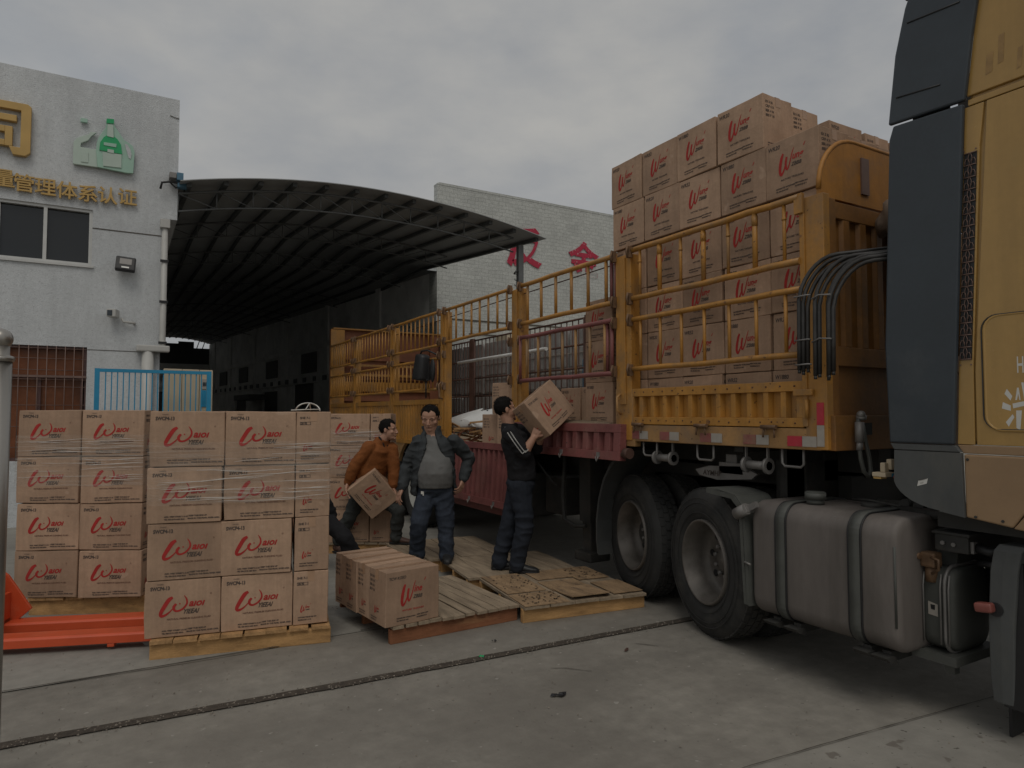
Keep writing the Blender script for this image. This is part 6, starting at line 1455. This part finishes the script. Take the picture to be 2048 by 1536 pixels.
rings(mb,[(Q['pelvis'],rr,ff,.14,.1,.1),(Q['belly'],rr,ff,.14,.1,.09),(Q['chest'],rr,ff,.16,.09,.1),(Q['neck']-UP*.05,rr,ff,.11,.06,.07)])
for a in 'LR':
    limb(mb,[Q['sh'+a],Q['el'+a],Q['el'+a].lerp(Q['wr'+a],.4),Q['wr'+a]],[.05,.041,.042,.029]); limb(mb,[Q['hip'+a],Q['kn'+a],Q['an'+a]],[.066,.055,.042])
hand(mb,Q['wrL'],V((.045,-.01,.085))+TC*.02,-TC*.9+RT*.3,-1,.42,1.05,1.1,1.0); hand(mb,Q['wrR'],V((.03,-.05,.08)),TC*.9,1,.45,1.05)
finish('body',mb,'skin',p,.0046,2,.5)
head_bits(p,Q['head'],fh,uh,1.0,line=.055,seed=8)
mb=MB()
rings(mb,[(Q['pelvis']+UP*.02,rr,ff,.165,.135,.125),(Q['belly'],rr,ff,.168,.145,.120),(Q['belly'].lerp(Q['chest'],.5),rr,ff,.178,.138,.128),(Q['chest'],rr,ff,.188,.128,.130),(Q['chest']+UP*.08,rr,ff,.178,.105,.118),(Q['neck']-UP*.02,rr,ff,.10,.078,.085),(Q['neck']+UP*.03,rr,ff,.072,.066,.070)])
for a in 'LR': limb(mb,[Q['sh'+a],Q['sh'+a].lerp(Q['el'+a],.5),Q['el'+a],Q['el'+a].lerp(Q['wr'+a],.12)],[.080,.072,.062,.054])
finish('sweater',mb,'black_cloth',p,.0075,3,.5,fold(.008,8.5,.0015,36,(1,1,1.7)))
b=MB()
for off in (-.020,.012):
    path=[Q['shL']+V((-.02,.03,.068)),Q['shL']+TC*.070+UP*.02-RT*.01,Q['shL'].lerp(Q['elL'],.35)+TC*.084,Q['shL'].lerp(Q['elL'],.7)+TC*.078,Q['elL']+TC*.070+UP*.004,Q['elL']+TC*.055+RT*.035+UP*.035]
    pp=[]
    for i in range(len(path)-1):
        for j in range(8): pp.append(path[i].lerp(path[i+1],j/8)+RT*off*.8+UP*off*.35)
    for i in range(0,len(pp)-1):
        a,c=pp[i],pp[i+1]; b.tube([a,a.lerp(c,.72)],.0052,6)
b.build('sleeve_stripe','stripe',p)
trousers(p,Q['pelvis']-UP*.02,Q['hipL'],Q['knL'],Q['anL'],Q['hipR'],Q['knR'],Q['anR'],'navy_cloth',(.106,.084,.068),(.150,.128),ff,Q['pelvis']+UP*.075)
shoe(p,Q['anL'],Q['toL'],'shoe_black'); shoe(p,Q['anR'],Q['toR'],'shoe_black')
held('c2',(3.202,5.277,1.731),(.26,.237,-.27),(-.197,.286,0),.44,.212,.385,'tilted carton on the shoulder of the man in black','cartons being carried')
# ---- someone mostly hidden behind the near stack ------------------------------
p=thing('person','crouching person in black hidden behind the near stack, only one trouser leg showing','person',(2.10,7.05,0))
H=dict(head=(1.62,7.15,1.20),neck=(1.68,7.12,1.06),chest=(1.74,7.10,.92),belly=(1.80,7.10,.75),pelvis=(1.86,7.12,.58),hipL=(1.86,7.05,.56),knL=(2.02,6.86,.36),anL=(2.14,6.90,.13),toL=(2.26,6.80,.05),hipR=(1.83,7.22,.56),knR=(1.72,6.98,.48),anR=(1.66,7.12,.12),toR=(1.68,6.9,.05),shL=(1.70,6.98,1.0),elL=(1.60,6.85,.80),wrL=(1.52,6.85,.62),shR=(1.74,7.25,1.0),elR=(1.62,7.2,.8),wrR=(1.5,7.15,.65))
H={k:V(v) for k,v in H.items()}; ff=(-RT*.7+TC*.6).normalized(); rr=ff.cross(UP).normalized()
mb=MB(); head(mb,H['head'],ff,UP,1.0); limb(mb,[H['head']-UP*.06,H['neck'],H['chest']],[.055,.06,.1])
rings(mb,[(H['pelvis'],rr,ff,.13,.1,.1),(H['belly'],rr,ff,.13,.09,.09),(H['chest'],rr,ff,.15,.09,.1)])
for a in 'LR':
    limb(mb,[H['sh'+a],H['el'+a],H['wr'+a]],[.046,.04,.029]); limb(mb,[H['hip'+a],H['kn'+a],H['an'+a]],[.08,.058,.042]); hand(mb,H['wr'+a],V((-.05,0,-.08)),rr*(1 if a=='L' else -1),1,.5)
finish('body',mb,'skin',p,.006,2,.5); head_bits(p,H['head'],ff,UP,1.0,seed=4)
mb=MB(); rings(mb,[(H['pelvis']+UP*.02,rr,ff,.16,.12,.12),(H['belly'],rr,ff,.165,.12,.12),(H['chest'],rr,ff,.175,.12,.12),(H['neck']-UP*.03,rr,ff,.1,.08,.08),(H['neck']+UP*.02,rr,ff,.07,.066,.066)])
for a in 'LR': limb(mb,[H['sh'+a],H['el'+a],H['wr'+a]+UP*.02],[.076,.063,.044])
finish('jacket',mb,'black_cloth',p,.009,3,.5,fold(.006,10))
trousers(p,H['pelvis'],H['hipL'],H['knL'],H['anL'],H['hipR'],H['knR'],H['anR'],'black_cloth',(.092,.088,.088),(.15,.12),ff,H['pelvis']+UP*.08)
shoe(p,H['anL'],H['toL'],'shoe_black',zsole=.008); shoe(p,H['anR'],H['toR'],'shoe_black',zsole=.008)

bpy.data.scenes.remove(TMP)
